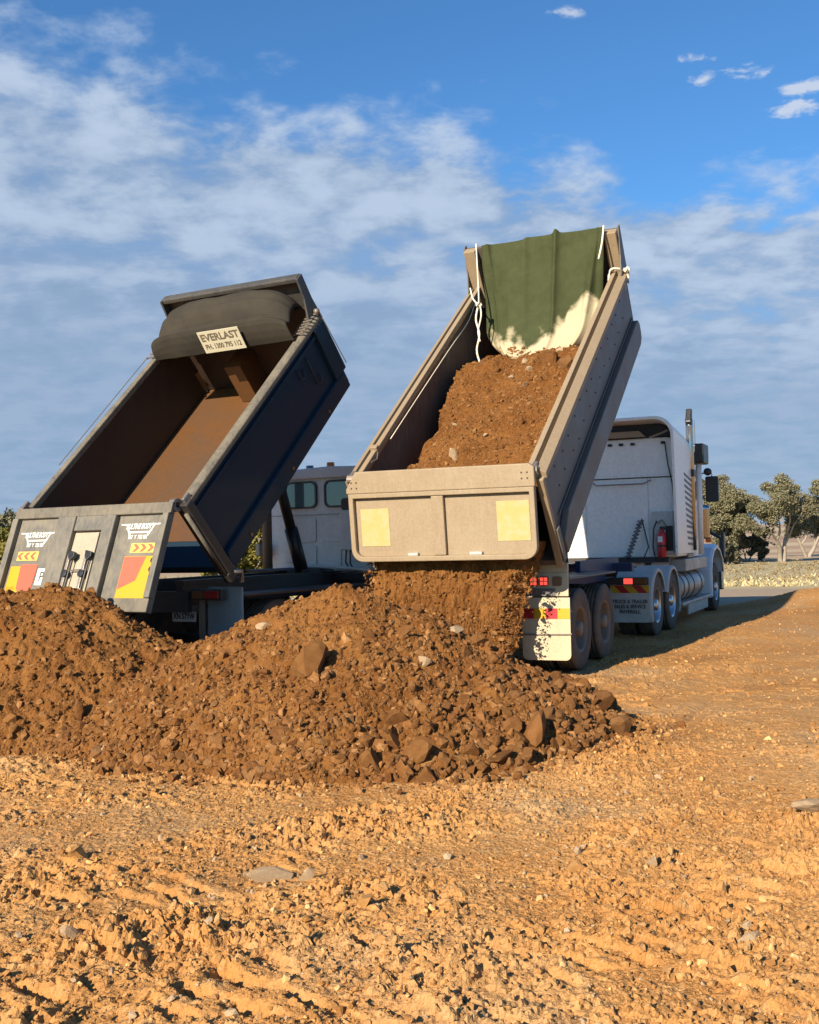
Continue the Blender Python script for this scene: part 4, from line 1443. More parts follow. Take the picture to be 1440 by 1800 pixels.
# bonnet, guards, bumper
MB().prism([(11.502, 1.2), (11.502, 2.25), (12.6, 2.12), (13.5, 1.98), (13.65, 1.6), (13.65, 1.0), (13.2, 1.0)], -0.72, 0.72, 'x').build('bonnet', WHITE, PM_, bevel=0.06)
for sgn in (-1, 1):
    arc_o, arc_i = [], []
    V, F = [], []
    prf = [(11.75, 0.32), (11.72, 0.6), (11.73, 0.95), (11.86, 1.22), (12.15, 1.42), (12.6, 1.5), (13.05, 1.42), (13.4, 1.2), (13.6, 0.85)]
    for (yy_, zz_) in prf:
        dy, dz = yy_ - 12.6, zz_ - 0.55
        l_ = math.hypot(dy, dz)
        ix, iz = yy_ - dy / l_ * 0.05, zz_ - dz / l_ * 0.05
        V += [(sgn * 0.72, yy_, zz_), (sgn * 1.2, yy_, zz_ - 0.01), (sgn * 1.25, yy_ - dy / l_ * 0.02, zz_ - dz / l_ * 0.05), (sgn * 1.25, ix - dy / l_ * 0.05, iz - dz / l_ * 0.06), (sgn * 1.2, ix, iz), (sgn * 0.72, ix, iz)]
    for i in range(len(prf) - 1):
        for k in range(6):
            F.append((i * 6 + k, i * 6 + (k + 1) % 6, (i + 1) * 6 + (k + 1) % 6, (i + 1) * 6 + k))
    F += [tuple(range(6)), tuple(range((len(prf) - 1) * 6, len(prf) * 6))]
    MB().add(V, F).build('front_guard', paint('guard_paint', (0.6, 0.68, 0.78), 0.3, dirt=(0.4, 0.32, 0.24), amount=0.12, coat=0.3), PM_, bevel=0.01)
    wheel(PM_, sgn * 1.07, 12.6, 0.52, True, sgn)
    MB().prism(rrect(sgn * 1.12 - 0.06, sgn * 1.12 + 0.06, 1.53, 1.66, 0.03, 4), 12.2, 12.32, 'y').build('indicator', AMBER, PM_)
    for y_ in (6.0, 7.35):
        wheel(PM_, sgn * 1.08, y_, 0.52, True, sgn)
        wheel(PM_, sgn * 0.75, y_, 0.52, False, sgn, nut=False)
        # drive wheel guards
        V, F = [], []
        A0, A1, K = -28, 208, 16
        if y_ == 6.0:
            A0 = 20
        else:
            A1 = 165
        for k in range(K + 1):
            a = math.radians(A0 + (A1 - A0) * k / K)
            for (uu_, rr_) in ((0.6, 0.62), (1.22, 0.62), (1.25, 0.60), (1.25, 0.55), (1.235, 0.55), (1.225, 0.60), (0.6, 0.60)):
                V.append((sgn * uu_, y_ + rr_ * math.cos(a), 0.55 + rr_ * math.sin(a)))
        m7 = 7
        for k in range(K):
            for q in range(m7):
                F.append((k * m7 + q, k * m7 + (q + 1) % m7, (k + 1) * m7 + (q + 1) % m7, (k + 1) * m7 + q))
        F += [tuple(range(m7)), tuple(range(K * m7, (K + 1) * m7))]
        gd = MB().add(V, F).build('wheel_guard', GREYFLAP, PM_, bevel=0.0)
        for q in (0.72, 0.88):
            MB().lathe([(q - 0.03, 0.622), (q - 0.03, 0.627), (q + 0.03, 0.627), (q + 0.03, 0.622)], (0, y_, 0.55), 'x', 40, True) if False else None
    # rear mudflap and lamp bar of the prime mover
    u0, u1 = sorted((sgn * 0.56, sgn * 1.23))
    fl = MB().prism(rrect(u0, u1, 0.27, 0.9, 0.05, 4, (1, 1, 0, 0)), 5.28, 5.295, 'y').build('mudflap', GREYFLAP, PM_, bevel=0.003)
    wd = u1 - u0
    for k in range(5):
        a0_ = u0 + wd * (k - 0.5) / 4.5
        poly = []
        p_ = [(a0_, 0.893), (a0_ + wd / 4.5, 0.893), (a0_ + wd / 4.5 + 0.12, 0.765), (a0_ + 0.12, 0.765)]
        p_ = [(min(max(x_, u0 + 0.005), u1 - 0.005), z_) for x_, z_ in p_]
        MB().prism(p_, 5.2745, 5.2785, 'y').build('chevron_tape', (YEL, REDDK)[k % 2], PM_, parent=fl)
    if sgn > 0:
        for k, t_ in enumerate(('TRUCK & TRAILER', 'SALES & SERVICE', 'INVERELL')):
            text_part(t_, 0.085, (lambda kk: lambda x_, y_, z_: (0.895 + x_, 5.272 - z_, 0.62 - 0.085 * kk + y_))(k), INK, 'lettering', PM_, fl, 0.86 if k < 2 else 1.0, 0.002)
    lb = MB().box(u0 - 0.02, u1, 5.2, 5.3, 0.905, 1.03).build('lamp_bar', DARK, PM_, bevel=0.01)
    MB().box(*sorted((sgn * 0.82, sgn * 0.97)), 5.175, 5.198, 0.92, 1.015).build('tail_lamp', RED, PM_, parent=lb, bevel=0.006)
    MB().box(*sorted((sgn * 1.0, sgn * 1.2)), 5.175, 5.198, 0.92, 1.015).build('tail_lamp', AMBERD, PM_, parent=lb, bevel=0.006)
    MB().box(sgn * 0.43 - 0.05, sgn * 0.43 + 0.05, 5.25, 13.2, 0.75, 1.02).build('chassis_rail', DARK, PM_)
MB().box(-1.2, 1.2, 13.66, 13.85, 0.4, 0.85).build('bumper', CHROME, PM_, bevel=0.03)
bb_ = MB().tube([(1.1, 13.95, 0.5), (1.15, 13.95, 1.6), (0.9, 13.95, 1.75), (-0.9, 13.95, 1.75), (-1.15, 13.95, 1.6), (-1.1, 13.95, 0.5)], 0.05, 10).build('bull_bar', BLACK, PM_, smooth=True)
MB().box(1.2, 1.27, 13.5, 13.75, 1.15, 1.75).build('bull_bar_wing', BLACK, PM_, bevel=0.02)
for y_ in (6.0, 7.35, 12.6):
    MB().box(-1.0, 1.0, y_ - 0.09, y_ + 0.09, 0.44, 0.6).build('axle', DARK, PM_)
# fifth wheel, catwalk, hoses
MB().lathe([(1.06, 0.001), (1.06, 0.5), (1.13, 0.5), (1.14, 0.001)], (0, 6.4, 0), 'z', 24).build('fifth_wheel', DARK, PM_)
MB().box(-0.8, 0.8, 7.75, YB - 0.05, 1.06, 1.1).build('catwalk', ALU, PM_, bevel=0.005)
MB().box(0.70, 1.12, YB - 0.1, YB - 0.016, 1.35, 2.18).build('service_panel', GREYFLAP, PM_, bevel=0.015)
MB().box(0.96, 1.1, YB - 0.11, YB - 0.101, 1.42, 1.9).build('panel_recess', BLACK, PM_)
for k, (a, b_, m_) in enumerate(((0.5, 0.45, BLACK), (0.55, 0.5, BLACK), (0.42, 0.58, BLUEB))):
    pts = []
    coil = []
    for i in range(60):
        t = i / 59
        cx_, cz_ = 0.52 - 0.28 * t - 0.03 * k, 2.02 - 0.75 * t
        ang = t * 2 * math.pi * 11 + k
        coil.append((cx_ + 0.03 * math.cos(ang), YB - 0.1 - 0.06 * t + 0.03 * math.sin(ang), cz_))
    MB().tube(coil, 0.008, 5).build('coiled_hose', m_, PM_, smooth=True)
MB().tube([(0.5, YB - 0.09, 2.05), (0.56, YB - 0.1, 1.8), (0.62, YB - 0.1, 1.5), (0.55, YB - 0.2, 1.3), (0.3, YB - 0.5, 1.25)], 0.013, 6).build('air_hose', BLACK, PM_, smooth=True)
MB().tube([(0.8, YB - 0.12, 2.0), (0.74, YB - 0.15, 1.85), (0.72, YB - 0.16, 1.5), (0.76, YB - 0.15, 1.25), (0.7, YB - 0.6, 1.15)], 0.014, 6).build('air_hose', BLACK, PM_, smooth=True)
MB().tube([(0.82, YB - 0.12, 1.95), (0.9, YB - 0.14, 2.02), (0.97, YB - 0.14, 1.92), (0.92, YB - 0.14, 1.8), (0.83, YB - 0.14, 1.82)], 0.012, 6).build('air_hose', paint('green_hose', (0.02, 0.08, 0.04), 0.5), PM_, smooth=True)
FX = Thing('fire_extinguisher', 'red fire extinguisher strapped upright behind the white sleeper cab', 'extinguisher', OA, ALA, (0.9, YB - 0.2, 1.3))
ce = (0.9, YB - 0.2)
MB().lathe([(1.3, 0.001), (1.3, 0.075), (1.32, 0.085), (1.72, 0.085), (1.78, 0.06), (1.8, 0.03), (1.84, 0.03), (1.84, 0.001)], (ce[0], ce[1], 0), 'z', 20).build('cylinder', REDEXT, FX, smooth=True)
MB().box(ce[0] - 0.03, ce[0] + 0.05, ce[1] - 0.03, ce[1] + 0.03, 1.842, 1.89).build('valve', BLACK, FX, bevel=0.01)
MB().tube([(ce[0] + 0.04, ce[1], 1.87), (ce[0] + 0.12, ce[1], 1.8), (ce[0] + 0.11, ce[1], 1.45)], 0.012, 6).build('hose', BLACK, FX, smooth=True)
MB().lathe([(1.50, 0.086), (1.50, 0.089), (1.54, 0.089), (1.54, 0.086)], (ce[0], ce[1], 0), 'z', 20, True).build('strap', BLACK, FX)
MB().prism([(ce[0] - 0.06, 1.59), (ce[0] + 0.03, 1.59), (ce[0] + 0.03, 1.7), (ce[0] - 0.06, 1.7)], ce[1] - 0.0895, ce[1] - 0.0855, 'y').build('instruction_label', WHITEF, FX)

# ------------------------------------------------------------------ left-hand tipper truck
OB, ALB = (-3.2183, 13.4408, 0.0), 0.5174
ZB, THB, LB, HBB = 1.5131, 0.7542, 3.686, 0.9885
cB, sB = math.cos(THB), math.sin(THB)


def bedB(u, v, w):
    return (u, v * cB - w * sB, ZB + v * sB + w * cB)


TB = Thing('tipper_truck', 'tipper truck with dark navy body raised empty and a dull white cab', 'truck', OB, ALB)
MB(bedB).box(-1.18, 1.18, 0.42, LB, -0.06, 0).build('body_floor', RUST, TB)
MB(bedB).box(-1.24, 1.24, -0.03, 0.418, -0.1, 0.002).build('floor_shade_lip', NAVY, TB, bevel=0.01)  # rear end of the floor: tailgate shade put into its navy colour
for sgn in (-1, 1):
    x0, x1 = sorted((sgn * 1.18, sgn * 1.205))
    MB(bedB).box(x0, x1, 0, LB, 0.003, HBB - 0.08).build('inner_wall', RUSTSHADE, TB)
    x0, x1 = sorted((sgn * 1.207, sgn * 1.24))
    MB(bedB).box(x0, x1, 0.03, LB - 0.02, -0.1, HBB - 0.08).build('side_wall', NAVY, TB, bevel=0.004)
    MB(bedB).prism([(sgn * 1.165, HBB - 0.079), (sgn * 1.29, HBB - 0.079), (sgn * 1.29, HBB - 0.02), (sgn * 1.255, HBB), (sgn * 1.165, HBB)], -0.02, LB, 'y').build('top_rail', RAILB, TB, bevel=0.012)
    x0, x1 = sorted((sgn * 1.24, sgn * 1.27))
    MB(bedB).box(x0, x1, 0.0, LB, HBB - 0.2, HBB - 0.15).build('rail_trim', NAVY, TB, bevel=0.01)
    x0, x1 = sorted((sgn * 1.241, sgn * 1.3))
    MB(bedB).prism([(-0.02, -0.12), (LB - 0.1, -0.12), (LB - 0.1, 0.12), (0.1, 0.12)], x0, x1, 'x').build('lower_rail', NAVY, TB, bevel=0.015)
    MB(bedB).prism([(LB - 0.32, 0.122), (LB - 0.02, 0.122), (LB - 0.02, HBB - 0.08), (LB - 0.3, HBB - 0.08)], x0, x1, 'x').build('front_post', NAVY, TB, bevel=0.01)
    x0, x1 = sorted((sgn * 1.14, sgn * 1.32))
    MB(bedB).prism([(-0.07, -0.1), (0.05, -0.1), (0.05, HBB), (-0.07, HBB)], x0, x1, 'x').build('corner_post', DARK, TB, bevel=0.015)
    MB(bedB).tube([(sgn * 1.27, -0.09, -0.05), (sgn * 1.27, -0.1, HBB - 0.1)], 0.025, 8).build('lock_rod', RAILB, TB, smooth=True)
    for vv in (0.55, 1.75, 2.9):
        MB(bedB).lathe([(sgn * 1.3, 0.001), (sgn * 1.3, 0.025), (sgn * 1.315, 0.022), (sgn * 1.316, 0.001)], (0, vv, -0.04), 'x', 12).build('side_marker', AMBERD, TB)
    # hinge eye and gusset
    MB(bedB).lathe([(-0.035, 0.035), (-0.035, 0.075), (0.035, 0.075), (0.035, 0.035)], (sgn * 1.18, -0.08, HBB + 0.02), 'x', 16, True).build('hinge_eye', STEEL, TB, smooth=False)
    MB(bedB).box(sgn * 1.26 - 0.02, sgn * 1.26 + 0.02, -0.02, 0.1, HBB - 0.06, HBB + 0.05).build('hinge_pin', STEEL, TB, bevel=0.01)
    # hooks on the outer wall
    for vv in (2.75, 3.02):
        MB(bedB).tube([(sgn * 1.255, vv, HBB - 0.25), (sgn * 1.275, vv - 0.02, HBB - 0.3), (sgn * 1.275, vv - 0.03, 0.62 - (vv - 2.75)), (sgn * 1.275, vv + 0.06, 0.58 - (vv - 2.75)), (sgn * 1.26, vv + 0.12, 0.68 - (vv - 2.75))], 0.011, 6).build('side_hook', BLACK, TB, smooth=True)
    # foot latch
    MB(bedB).box(sgn * 1.25 - 0.06, sgn * 1.25 + 0.06, -0.1, 0.08, -0.2, -0.06).build('latch_claw', DARK, TB, bevel=0.02)
    MB(bedB).tube([(sgn * 1.3, 0.0, -0.1), (sgn * 1.31, 0.1, -0.2), (sgn * 1.31, 0.02, -0.3)], 0.03, 8).build('latch_arm', STEEL, TB, smooth=True)
# inside front: end wall, hoist housing, corner gusset
MB(bedB).box(-1.179, 1.179, LB - 0.03, LB + 0.02, 0.003, HBB + 0.1).build('end_wall', RUSTSHADE, TB)
MB(bedB).box(-0.3, -0.02, 3.25, LB - 0.031, 0.003, 0.6).build('hoist_housing', RUST, TB, bevel=0.01)
MB(bedB).prism([(-1.178, LB - 0.032), (-1.13, LB - 0.032), (-1.178, LB - 0.09)], 0.02, 0.34, 'z').build('corner_gusset', RUST, TB)
# headboard above the rails with a flared top
MB(bedB).prism([(-1.2, HBB - 0.1), (1.25, HBB - 0.1), (1.2, HBB + 0.55), (-1.04, HBB + 0.55)], LB + 0.021, LB + 0.06, 'y').build('headboard', GREYDK, TB, bevel=0.005)
MB(bedB).box(-1.06, 1.22, LB - 0.06, LB + 0.07, HBB + 0.5, HBB + 0.58).build('headboard_cap', GREYDK, TB, bevel=0.02)
for (u_, tx) in ((1.215, 0), (-1.08, 0)):
    MB(bedB).prism([(LB - 0.25, HBB + 0.02), (LB + 0.02, HBB - 0.05), (LB + 0.06, HBB + 0.57), (LB - 0.08, HBB + 0.57), (LB - 0.12, HBB + 0.3)], u_, u_ + 0.03, 'x').build('headboard_wing', GREYDK, TB, bevel=0.006)
# ladder of guide rollers for the roll tarp
for k in range(7):
    vv = LB - 0.1 - 0.07 * k
    MB(bedB).tube([(1.12, vv, HBB + 0.03), (1.3, vv, HBB + 0.05)], 0.013, 6).build('tarp_guide', STEEL, TB)
MB(bedB).lathe([(1.26, 0.001), (1.26, 0.04), (1.31, 0.04), (1.32, 0.001)], (0, LB - 0.06, HBB + 0.06), 'x', 14).build('guide_pulley', STEEL, TB, smooth=True)
MB(bedB).tube([(1.31, LB - 0.05, HBB + 0.08), (1.34, LB - 0.03, 0.2)], 0.007, 5).build('tarp_cable', STEEL, TB)
for k in range(3):
    vv = LB - 0.4 - 0.1 * k
    MB(bedB).tube([(-1.33, vv, HBB + 0.02), (-1.14, vv, HBB + 0.05)], 0.014, 6).build('tarp_guide', STEEL, TB)
MB(bedB).tube([(-1.3, LB - 0.6, HBB + 0.04), (-1.28, 0.8, HBB + 0.025)], 0.006, 5).build('tarp_cable', STEEL, TB)
# tarp gathered under the headboard, bowed up in the middle
ns, nk = 80, 73
S_, K_ = np.meshgrid(np.linspace(-1, 1, ns), np.linspace(0, 1, nk))
prof = np.array([(3.04, 0.99), (3.035, 1.1), (3.04, 1.2), (3.06, 1.3), (3.09, 1.365), (3.17, 1.335), (3.2, 1.38), (3.26, 1.45), (3.34, 1.51), (3.4, 1.515), (3.46, 1.55), (3.54, 1.54), (3.64, 1.44)])
ii = K_ * (len(prof) - 1)
i0 = np.minimum(ii.astype(int), len(prof) - 2)
fr = ii - i0
pv = prof[i0, 0] * (1 - fr) + prof[i0 + 1, 0] * fr
pw = prof[i0, 1] * (1 - fr) + prof[i0 + 1, 1] * fr
ends = np.abs(S_) ** 9
bow = (1 - S_ ** 2)
uu = 0.035 + S_ * (1.175 - 0.10 * K_)
ww = pw - 0.05 * S_ ** 2 * K_ - ends * (0.0 + 0.34 * K_ ** 1.1) + 0.008 * np.sin(S_ * 9 + K_ * 5) * K_ + 0.04 * (S_ + 1) * 0.5 - 0.02 + 0.008 * perlin(S_ * 4, K_ * 4, 501)
vv = pv + 0.012 * perlin(S_ * 3, K_ * 3, 502) + 0.08 * ends * 0
pp = np.stack([uu, vv * cB - ww * sB, ZB + vv * sB + ww * cB], -1)
roll = obj_of(grid_mesh('rolled_tarp', pp[..., 0], pp[..., 1], pp[..., 2]), 'rolled_tarp', TARPB, TB.e)
so = roll.modifiers.new('thick', 'SOLIDIFY')
so.thickness = 0.015


def signB(x, y, d):
    """sign face on the hanging tarp band; y runs up the band"""
    return bedB(0.155 + x + 0.03 * y, 3.0 - 0.006 - d + 0.04 * y, 1.19 + y + 0.012 * x)


sg = MB(lambda x, y, z: signB(x, z, y)).box(-0.34, 0.34, 0.0, 0.008, -0.16, 0.16).build('sign_board', CREAMF, TB, parent=roll)
text_part('EVERLAST', 0.145, lambda x, y, z: signB(x, y + 0.065, 0.0105 + z), INKG, 'lettering', TB, sg, 0.98, 0.004)
text_part('PH. 1300 795 112', 0.105, lambda x, y, z: signB(x, y - 0.07, 0.0105 + z), INKG, 'lettering', TB, sg, 0.78, 0.002)

# tailgate swung open about its top hinge
PTB = bedB(0, -0.08, HBB + 0.02)
HTB = 0.3588


def tgB(u, o, t):
    return (u, PTB[1] - o * math.cos(HTB) - t * math.sin(HTB), PTB[2] - t * math.cos(HTB) + o * math.sin(HTB))


TH_ = 1.24
gateB = MB(tgB).box(-1.2, 1.2, 0.0, 0.04, 0.0, TH_).build('tailgate', GREYGATE, TB, bevel=0.004)
MB(tgB).box(-1.22, 1.22, 0.041, 0.09, -0.01, 0.12).build('top_beam', RAILB, TB, parent=gateB, bevel=0.01)
MB(tgB).box(-1.2, 1.2, 0.041, 0.09, TH_ - 0.15, TH_ + 0.005).build('bottom_beam', RAILB, TB, parent=gateB, bevel=0.01)
for (a, b_) in ((-1.22, -1.13), (1.13, 1.21)):
    MB(tgB).box(a, b_, 0.041, 0.11, 0.121, TH_ - 0.151).build('edge_stile', GREYGATE, TB, parent=gateB, bevel=0.01)
MB(tgB).box(-0.45, -0.17, 0.041, 0.12, 0.121, TH_ - 0.151).build('stile', GREYGATE, TB, parent=gateB, bevel=0.015)
MB(tgB).box(0.28, 0.45, 0.041, 0.12, 0.121, TH_ - 0.151).build('stile', GREYGATE, TB, parent=gateB, bevel=0.015)
MB(tgB).box(-0.169, 0.279, 0.041, 0.1, 0.121, 0.3).build('hatch_header', GREYGATE, TB, parent=gateB, bevel=0.01)
GRAIN = paint('grain_hatch_paint', (0.4, 0.355, 0.27), 0.5, dirt=(0.27, 0.21, 0.14), amount=0.35, scale=4)
hatch = MB(tgB).box(-0.165, 0.235, 0.041, 0.06, 0.31, TH_ - 0.152).build('grain_hatch', GRAIN, TB, parent=gateB, bevel=0.004)
for (a, b_, d) in ((-0.14, -0.095, 0.12), (0.125, 0.165, 0.12), (0.2, 0.232, 0.09)):
    MB(tgB).box(a, b_, 0.061, d, 0.58 if a < 0.18 else 0.32, TH_ - 0.16).build('hatch_rail', GRAIN if a > 0.18 else STEEL, TB, parent=gateB, bevel=0.006)
for u_ in (-0.09, 0.17):
    MB(tgB).prism([(u_ - 0.02, 0.55), (u_ + 0.08, 0.57), (u_ + 0.09, 0.62), (u_ + 0.03, 0.68), (u_ - 0.01, 0.62)], 0.1, 0.15, 'y').build('latch_handle', BLACK, TB, parent=gateB, bevel=0.008)
    MB(tgB).tube([(u_ + 0.04, 0.12, 0.66), (u_ + 0.03, 0.12, 1.0)], 0.009, 6).build('latch_rod', BLACK, TB, parent=gateB)
    MB(tgB).lathe([(0.1, 0.001), (0.1, 0.045), (0.135, 0.045), (0.14, 0.001)], (u_ - 0.02, 0, 0.82), 'y', 14).build('latch_cam', BLACK, TB, parent=gateB)
MB(tgB).box(-0.16, 0.2, 0.1, 0.125, 0.99, 1.025).build('hatch_bar', GRAIN, TB, parent=gateB, bevel=0.006)
MB(tgB).tube([(-0.08, 0.11, 0.78), (0.2, 0.11, 0.77)], 0.008, 6).build('hatch_cable', STEEL, TB, parent=gateB)
# warning boards, arrows, P plate
D0, D1, D2, D3 = 0.0405, 0.0435, 0.0455, 0.0475
sgl = MB(tgB).prism([(-1.1, 0.70), (-0.9, 0.70), (-0.9, 1.0), (-0.47, 1.0), (-0.47, 1.09), (-1.1, 1.09)], D0, D1, 'y').build('warning_board', YEL, TB, parent=gateB)
MB(tgB).prism([(-0.94, 0.68), (-0.66, 0.68), (-0.68, 1.04), (-0.92, 0.98)], D1 + 0.0005, D2, 'y').build('board_panel', REDF, TB, parent=gateB)
sgr = MB(tgB).box(0.66, 1.08, D0, D1, 0.60, 1.088).build('warning_board', YEL, TB, parent=gateB)
MB(tgB).prism([(0.665, 0.605), (0.98, 0.605), (0.9, 0.88), (0.665, 0.98)], D1 + 0.0005, D2, 'y').build('board_panel', REDF, TB, parent=gateB)
for (x0_, x1_, t0_, dirn) in ((-1.04, -0.7, 0.52, -1), (0.72, 1.06, 0.45, 1)):
    st = MB(tgB).box(x0_, x1_, D0, D1, t0_, t0_ + 0.11).build('arrow_strip', plain('amber_film', (0.85, 0.5, 0.1), 0.4), TB, parent=gateB)
    for k in range(3):
        a = x0_ + 0.03 + k * 0.105
        xs = [(a, t0_ + 0.01), (a + 0.05, t0_ + 0.01), (a + 0.1, t0_ + 0.055), (a + 0.05, t0_ + 0.1), (a, t0_ + 0.1), (a + 0.05, t0_ + 0.055)]
        if dirn < 0:
            xs = [(x0_ + x1_ - p[0], p[1]) for p in xs]
        V = [(p[0], D1 + 0.0008, p[1]) for p in xs]
        MB(tgB).add(V, [(0, 1, 2, 5), (5, 2, 3, 4)]).build('arrow_mark', REDF, TB, parent=gateB)
pl = MB(tgB).box(-0.64, -0.47, D0, D1, 0.73, 0.93).build('learner_plate', WHITEF, TB, parent=gateB)
text_part('P', 0.17, lambda x, y, z: tgB(-0.555 + x, D2 + z, 0.835 - y), INK, 'lettering', TB, pl, 0.9, 0.0)
text_part('DO NOT\nOVERTAKE', 0.062, lambda x, y, z: tgB(-1.02 + x, D2 + z, 1.0 - y), INKY, 'lettering', TB, sgl, 0.55, 0.0)
text_part('TURNING\nVEHICLE', 0.05, lambda x, y, z: tgB(-0.58 + x, D2 + z, 1.05 - y), INKY, 'lettering', TB, sgl, 0.7, 0.0)
for (xc, tc_) in ((-0.79, 0.345), (0.79, 0.28)):
    lg = MB(tgB).add([(xc - 0.29, D1, tc_ - 0.06), (xc - 0.2, D1, tc_ - 0.06), (xc - 0.12, D1, tc_ + 0.07), (xc - 0.14, D1, tc_ + 0.085), (xc - 0.215, D1, tc_ - 0.045), (xc - 0.29, D1, tc_ - 0.045)], [(0, 1, 4, 5), (1, 2, 3, 4)]).build('logo_wing', WHITEF, TB, parent=gateB)
    MB(tgB).add([(xc + 0.29, D1, tc_ - 0.06), (xc + 0.2, D1, tc_ - 0.06), (xc + 0.12, D1, tc_ + 0.07), (xc + 0.14, D1, tc_ + 0.085), (xc + 0.215, D1, tc_ - 0.045), (xc + 0.29, D1, tc_ - 0.045)], [(0, 5, 4, 1), (1, 4, 3, 2)]).build('logo_wing', WHITEF, TB, parent=gateB)
    text_part("BULTINE BODY'S", 0.085, lambda x, y, z: tgB(xc + x + y * 0.2, D2 + z, tc_ - 0.025 - y), WHITEF, 'lettering', TB, lg, 0.62, 0.004)
    MB(tgB).add([(xc - 0.16, D1, tc_ + 0.03), (xc + 0.16, D1, tc_ + 0.03), (xc + 0.14, D1, tc_ + 0.05), (xc - 0.145, D1, tc_ + 0.05)], [(0, 1, 2, 3)]).build('logo_bar', WHITEF, TB, parent=gateB)
    text_part("067  Y  722 081", 0.06, lambda x, y, z: tgB(xc + x, D2 + z, tc_ + 0.10 - y), WHITEF, 'lettering', TB, lg, 0.72, 0.003)
for t_ in (0.66, 0.76):
    MB(tgB).lathe([(0.045, 0.001), (0.045, 0.035), (0.075, 0.035), (0.08, 0.001)], (1.115, 0, t_), 'y', 12).build('latch_socket', BLACK, TB, parent=gateB)

# chassis, ram, cab
for sgn in (-1, 1):
    MB().box(sgn * 0.42 - 0.05, sgn * 0.42 + 0.05, 0.15, 6.8, 1.02, 1.28).build('chassis_rail', DARK, TB)
    MB().box(sgn * 0.42 - 0.07, sgn * 0.42 + 0.07, 0.15, 3.6, 1.281, 1.33).build('body_rest', DARK, TB)
    for y_ in (1.15, 2.5):
        wheel(TB, sgn * 1.03, y_, 0.52, False, sgn)
        wheel(TB, sgn * 0.72, y_, 0.52, False, sgn, nut=False)
    wheel(TB, sgn * 1.02, 5.6, 0.52, False, sgn)
    x0, x1 = sorted((sgn * 0.72, sgn * 1.25))
    MB().box(x0, x1, 0.30, 0.33, 0.25, 1.25).build('mudguard_panel', paint('dull_grey_guard', (0.3, 0.31, 0.32), 0.5, dirt=(0.2, 0.15, 0.1), amount=0.3), TB, bevel=0.02)
    MB().box(x0 - 0.0, x1, 0.33, 3.2, 1.13, 1.16).build('mudguard_top', DARK, TB, bevel=0.01)
    x0, x1 = sorted((sgn * 0.62, sgn * 1.08))
    lb = MB().box(x0, x1, 0.12, 0.2, 1.1, 1.23).build('lamp_bracket', DARK, TB, bevel=0.01)
    MB().box(*sorted((sgn * 0.84, sgn * 1.05)), 0.1, 0.119, 1.12, 1.21).build('tail_lamp', REDK, TB, parent=lb, bevel=0.005)
    MB().box(*sorted((sgn * 0.66, sgn * 0.82)), 0.1, 0.119, 1.12, 1.21).build('tail_lamp', AMBERD, TB, parent=lb, bevel=0.005)
    MB().tube([(sgn * 0.72, 0.2, 1.1), (sgn * 0.72, 0.22, 0.35)], 0.04, 8).build('bracket_post', EXHB, TB)
    MB().lathe([(2.9 + 0.25, 0.001), (3.15, 0.27), (3.9, 0.27), (3.9, 0.001)], (sgn * 0.9, 0, 0.78), 'y', 24).build('fuel_tank', DARK, TB, smooth=False)
MB().box(-0.6, 0.6, 0.1, 0.16, 0.95, 1.2).build('rear_cross_member', DARK, TB)
for y_ in (1.15, 2.5, 5.6):
    MB().box(-0.95, 0.95, y_ - 0.08, y_ + 0.08, 0.44, 0.6).build('axle', DARK, TB)
pn_ = MB().prism(rrect(0.1, 0.47, 0.82, 0.945, 0.015, 3), 0.38, 0.39, 'y').build('number_plate', WHITEF, TB)
text_part('XN 57YW', 0.1, lambda x, y, z: (0.285 + x, 0.3775 - z, 0.883 + y), INK, 'lettering', TB, pn_, 0.75, 0.002)
MB().tube([(0.3, 2.9, 1.25), (0.3, 2.62, 1.95)], 0.095, 18).build('hoist_ram', BLACK, TB, smooth=True)
MB().tube([(0.3, 2.62, 1.95), (0.3, 2.33, 2.68)], 0.072, 16).build('ram_stage', DARK, TB, smooth=True)
MB().tube([(0.3, 2.33, 2.68), (0.3, 2.06, 3.38)], 0.052, 16).build('ram_stage', CHROME, TB, smooth=True)
MB().box(0.1, 0.5, 2.78, 3.05, 1.29, 1.38).build('ram_mount', DARK, TB, bevel=0.02)
MB().tube([(-0.85, 3.6, 0.9), (-0.85, 3.6, 2.9)], 0.075, 16).build('exhaust_stack', EXHB, TB, smooth=True)
YC = 4.05
cabB = MB().prism(cabsec(1.2, 1.3, 2.86, 0.18), YC, 5.9, 'y').build('cab', WHITEB, TB, bevel=0.05)
MB().prism([(-1.15, 2.72), (1.15, 2.72), (1.1, 2.86), (0, 2.9), (-1.1, 2.86)], YC - 0.05, YC - 0.002, 'y').build('roof_gutter', WHITEB, TB, bevel=0.02)
for (a, b_) in ((-0.82, -0.22), (-0.08, 0.52)):
    fo = rrect(a, b_, 2.27, 2.69, 0.1, 5)
    fi = rrect(a + 0.03, b_ - 0.03, 2.30, 2.66, 0.08, 5)
    w_ = MB().prism(fi, YC - 0.016, YC - 0.004, 'y').build('window', GLASS, TB)
    MB().ring(fo, fi, YC - 0.03, YC - 0.003, 'y').build('window_seal', BLACK, TB, parent=w_)
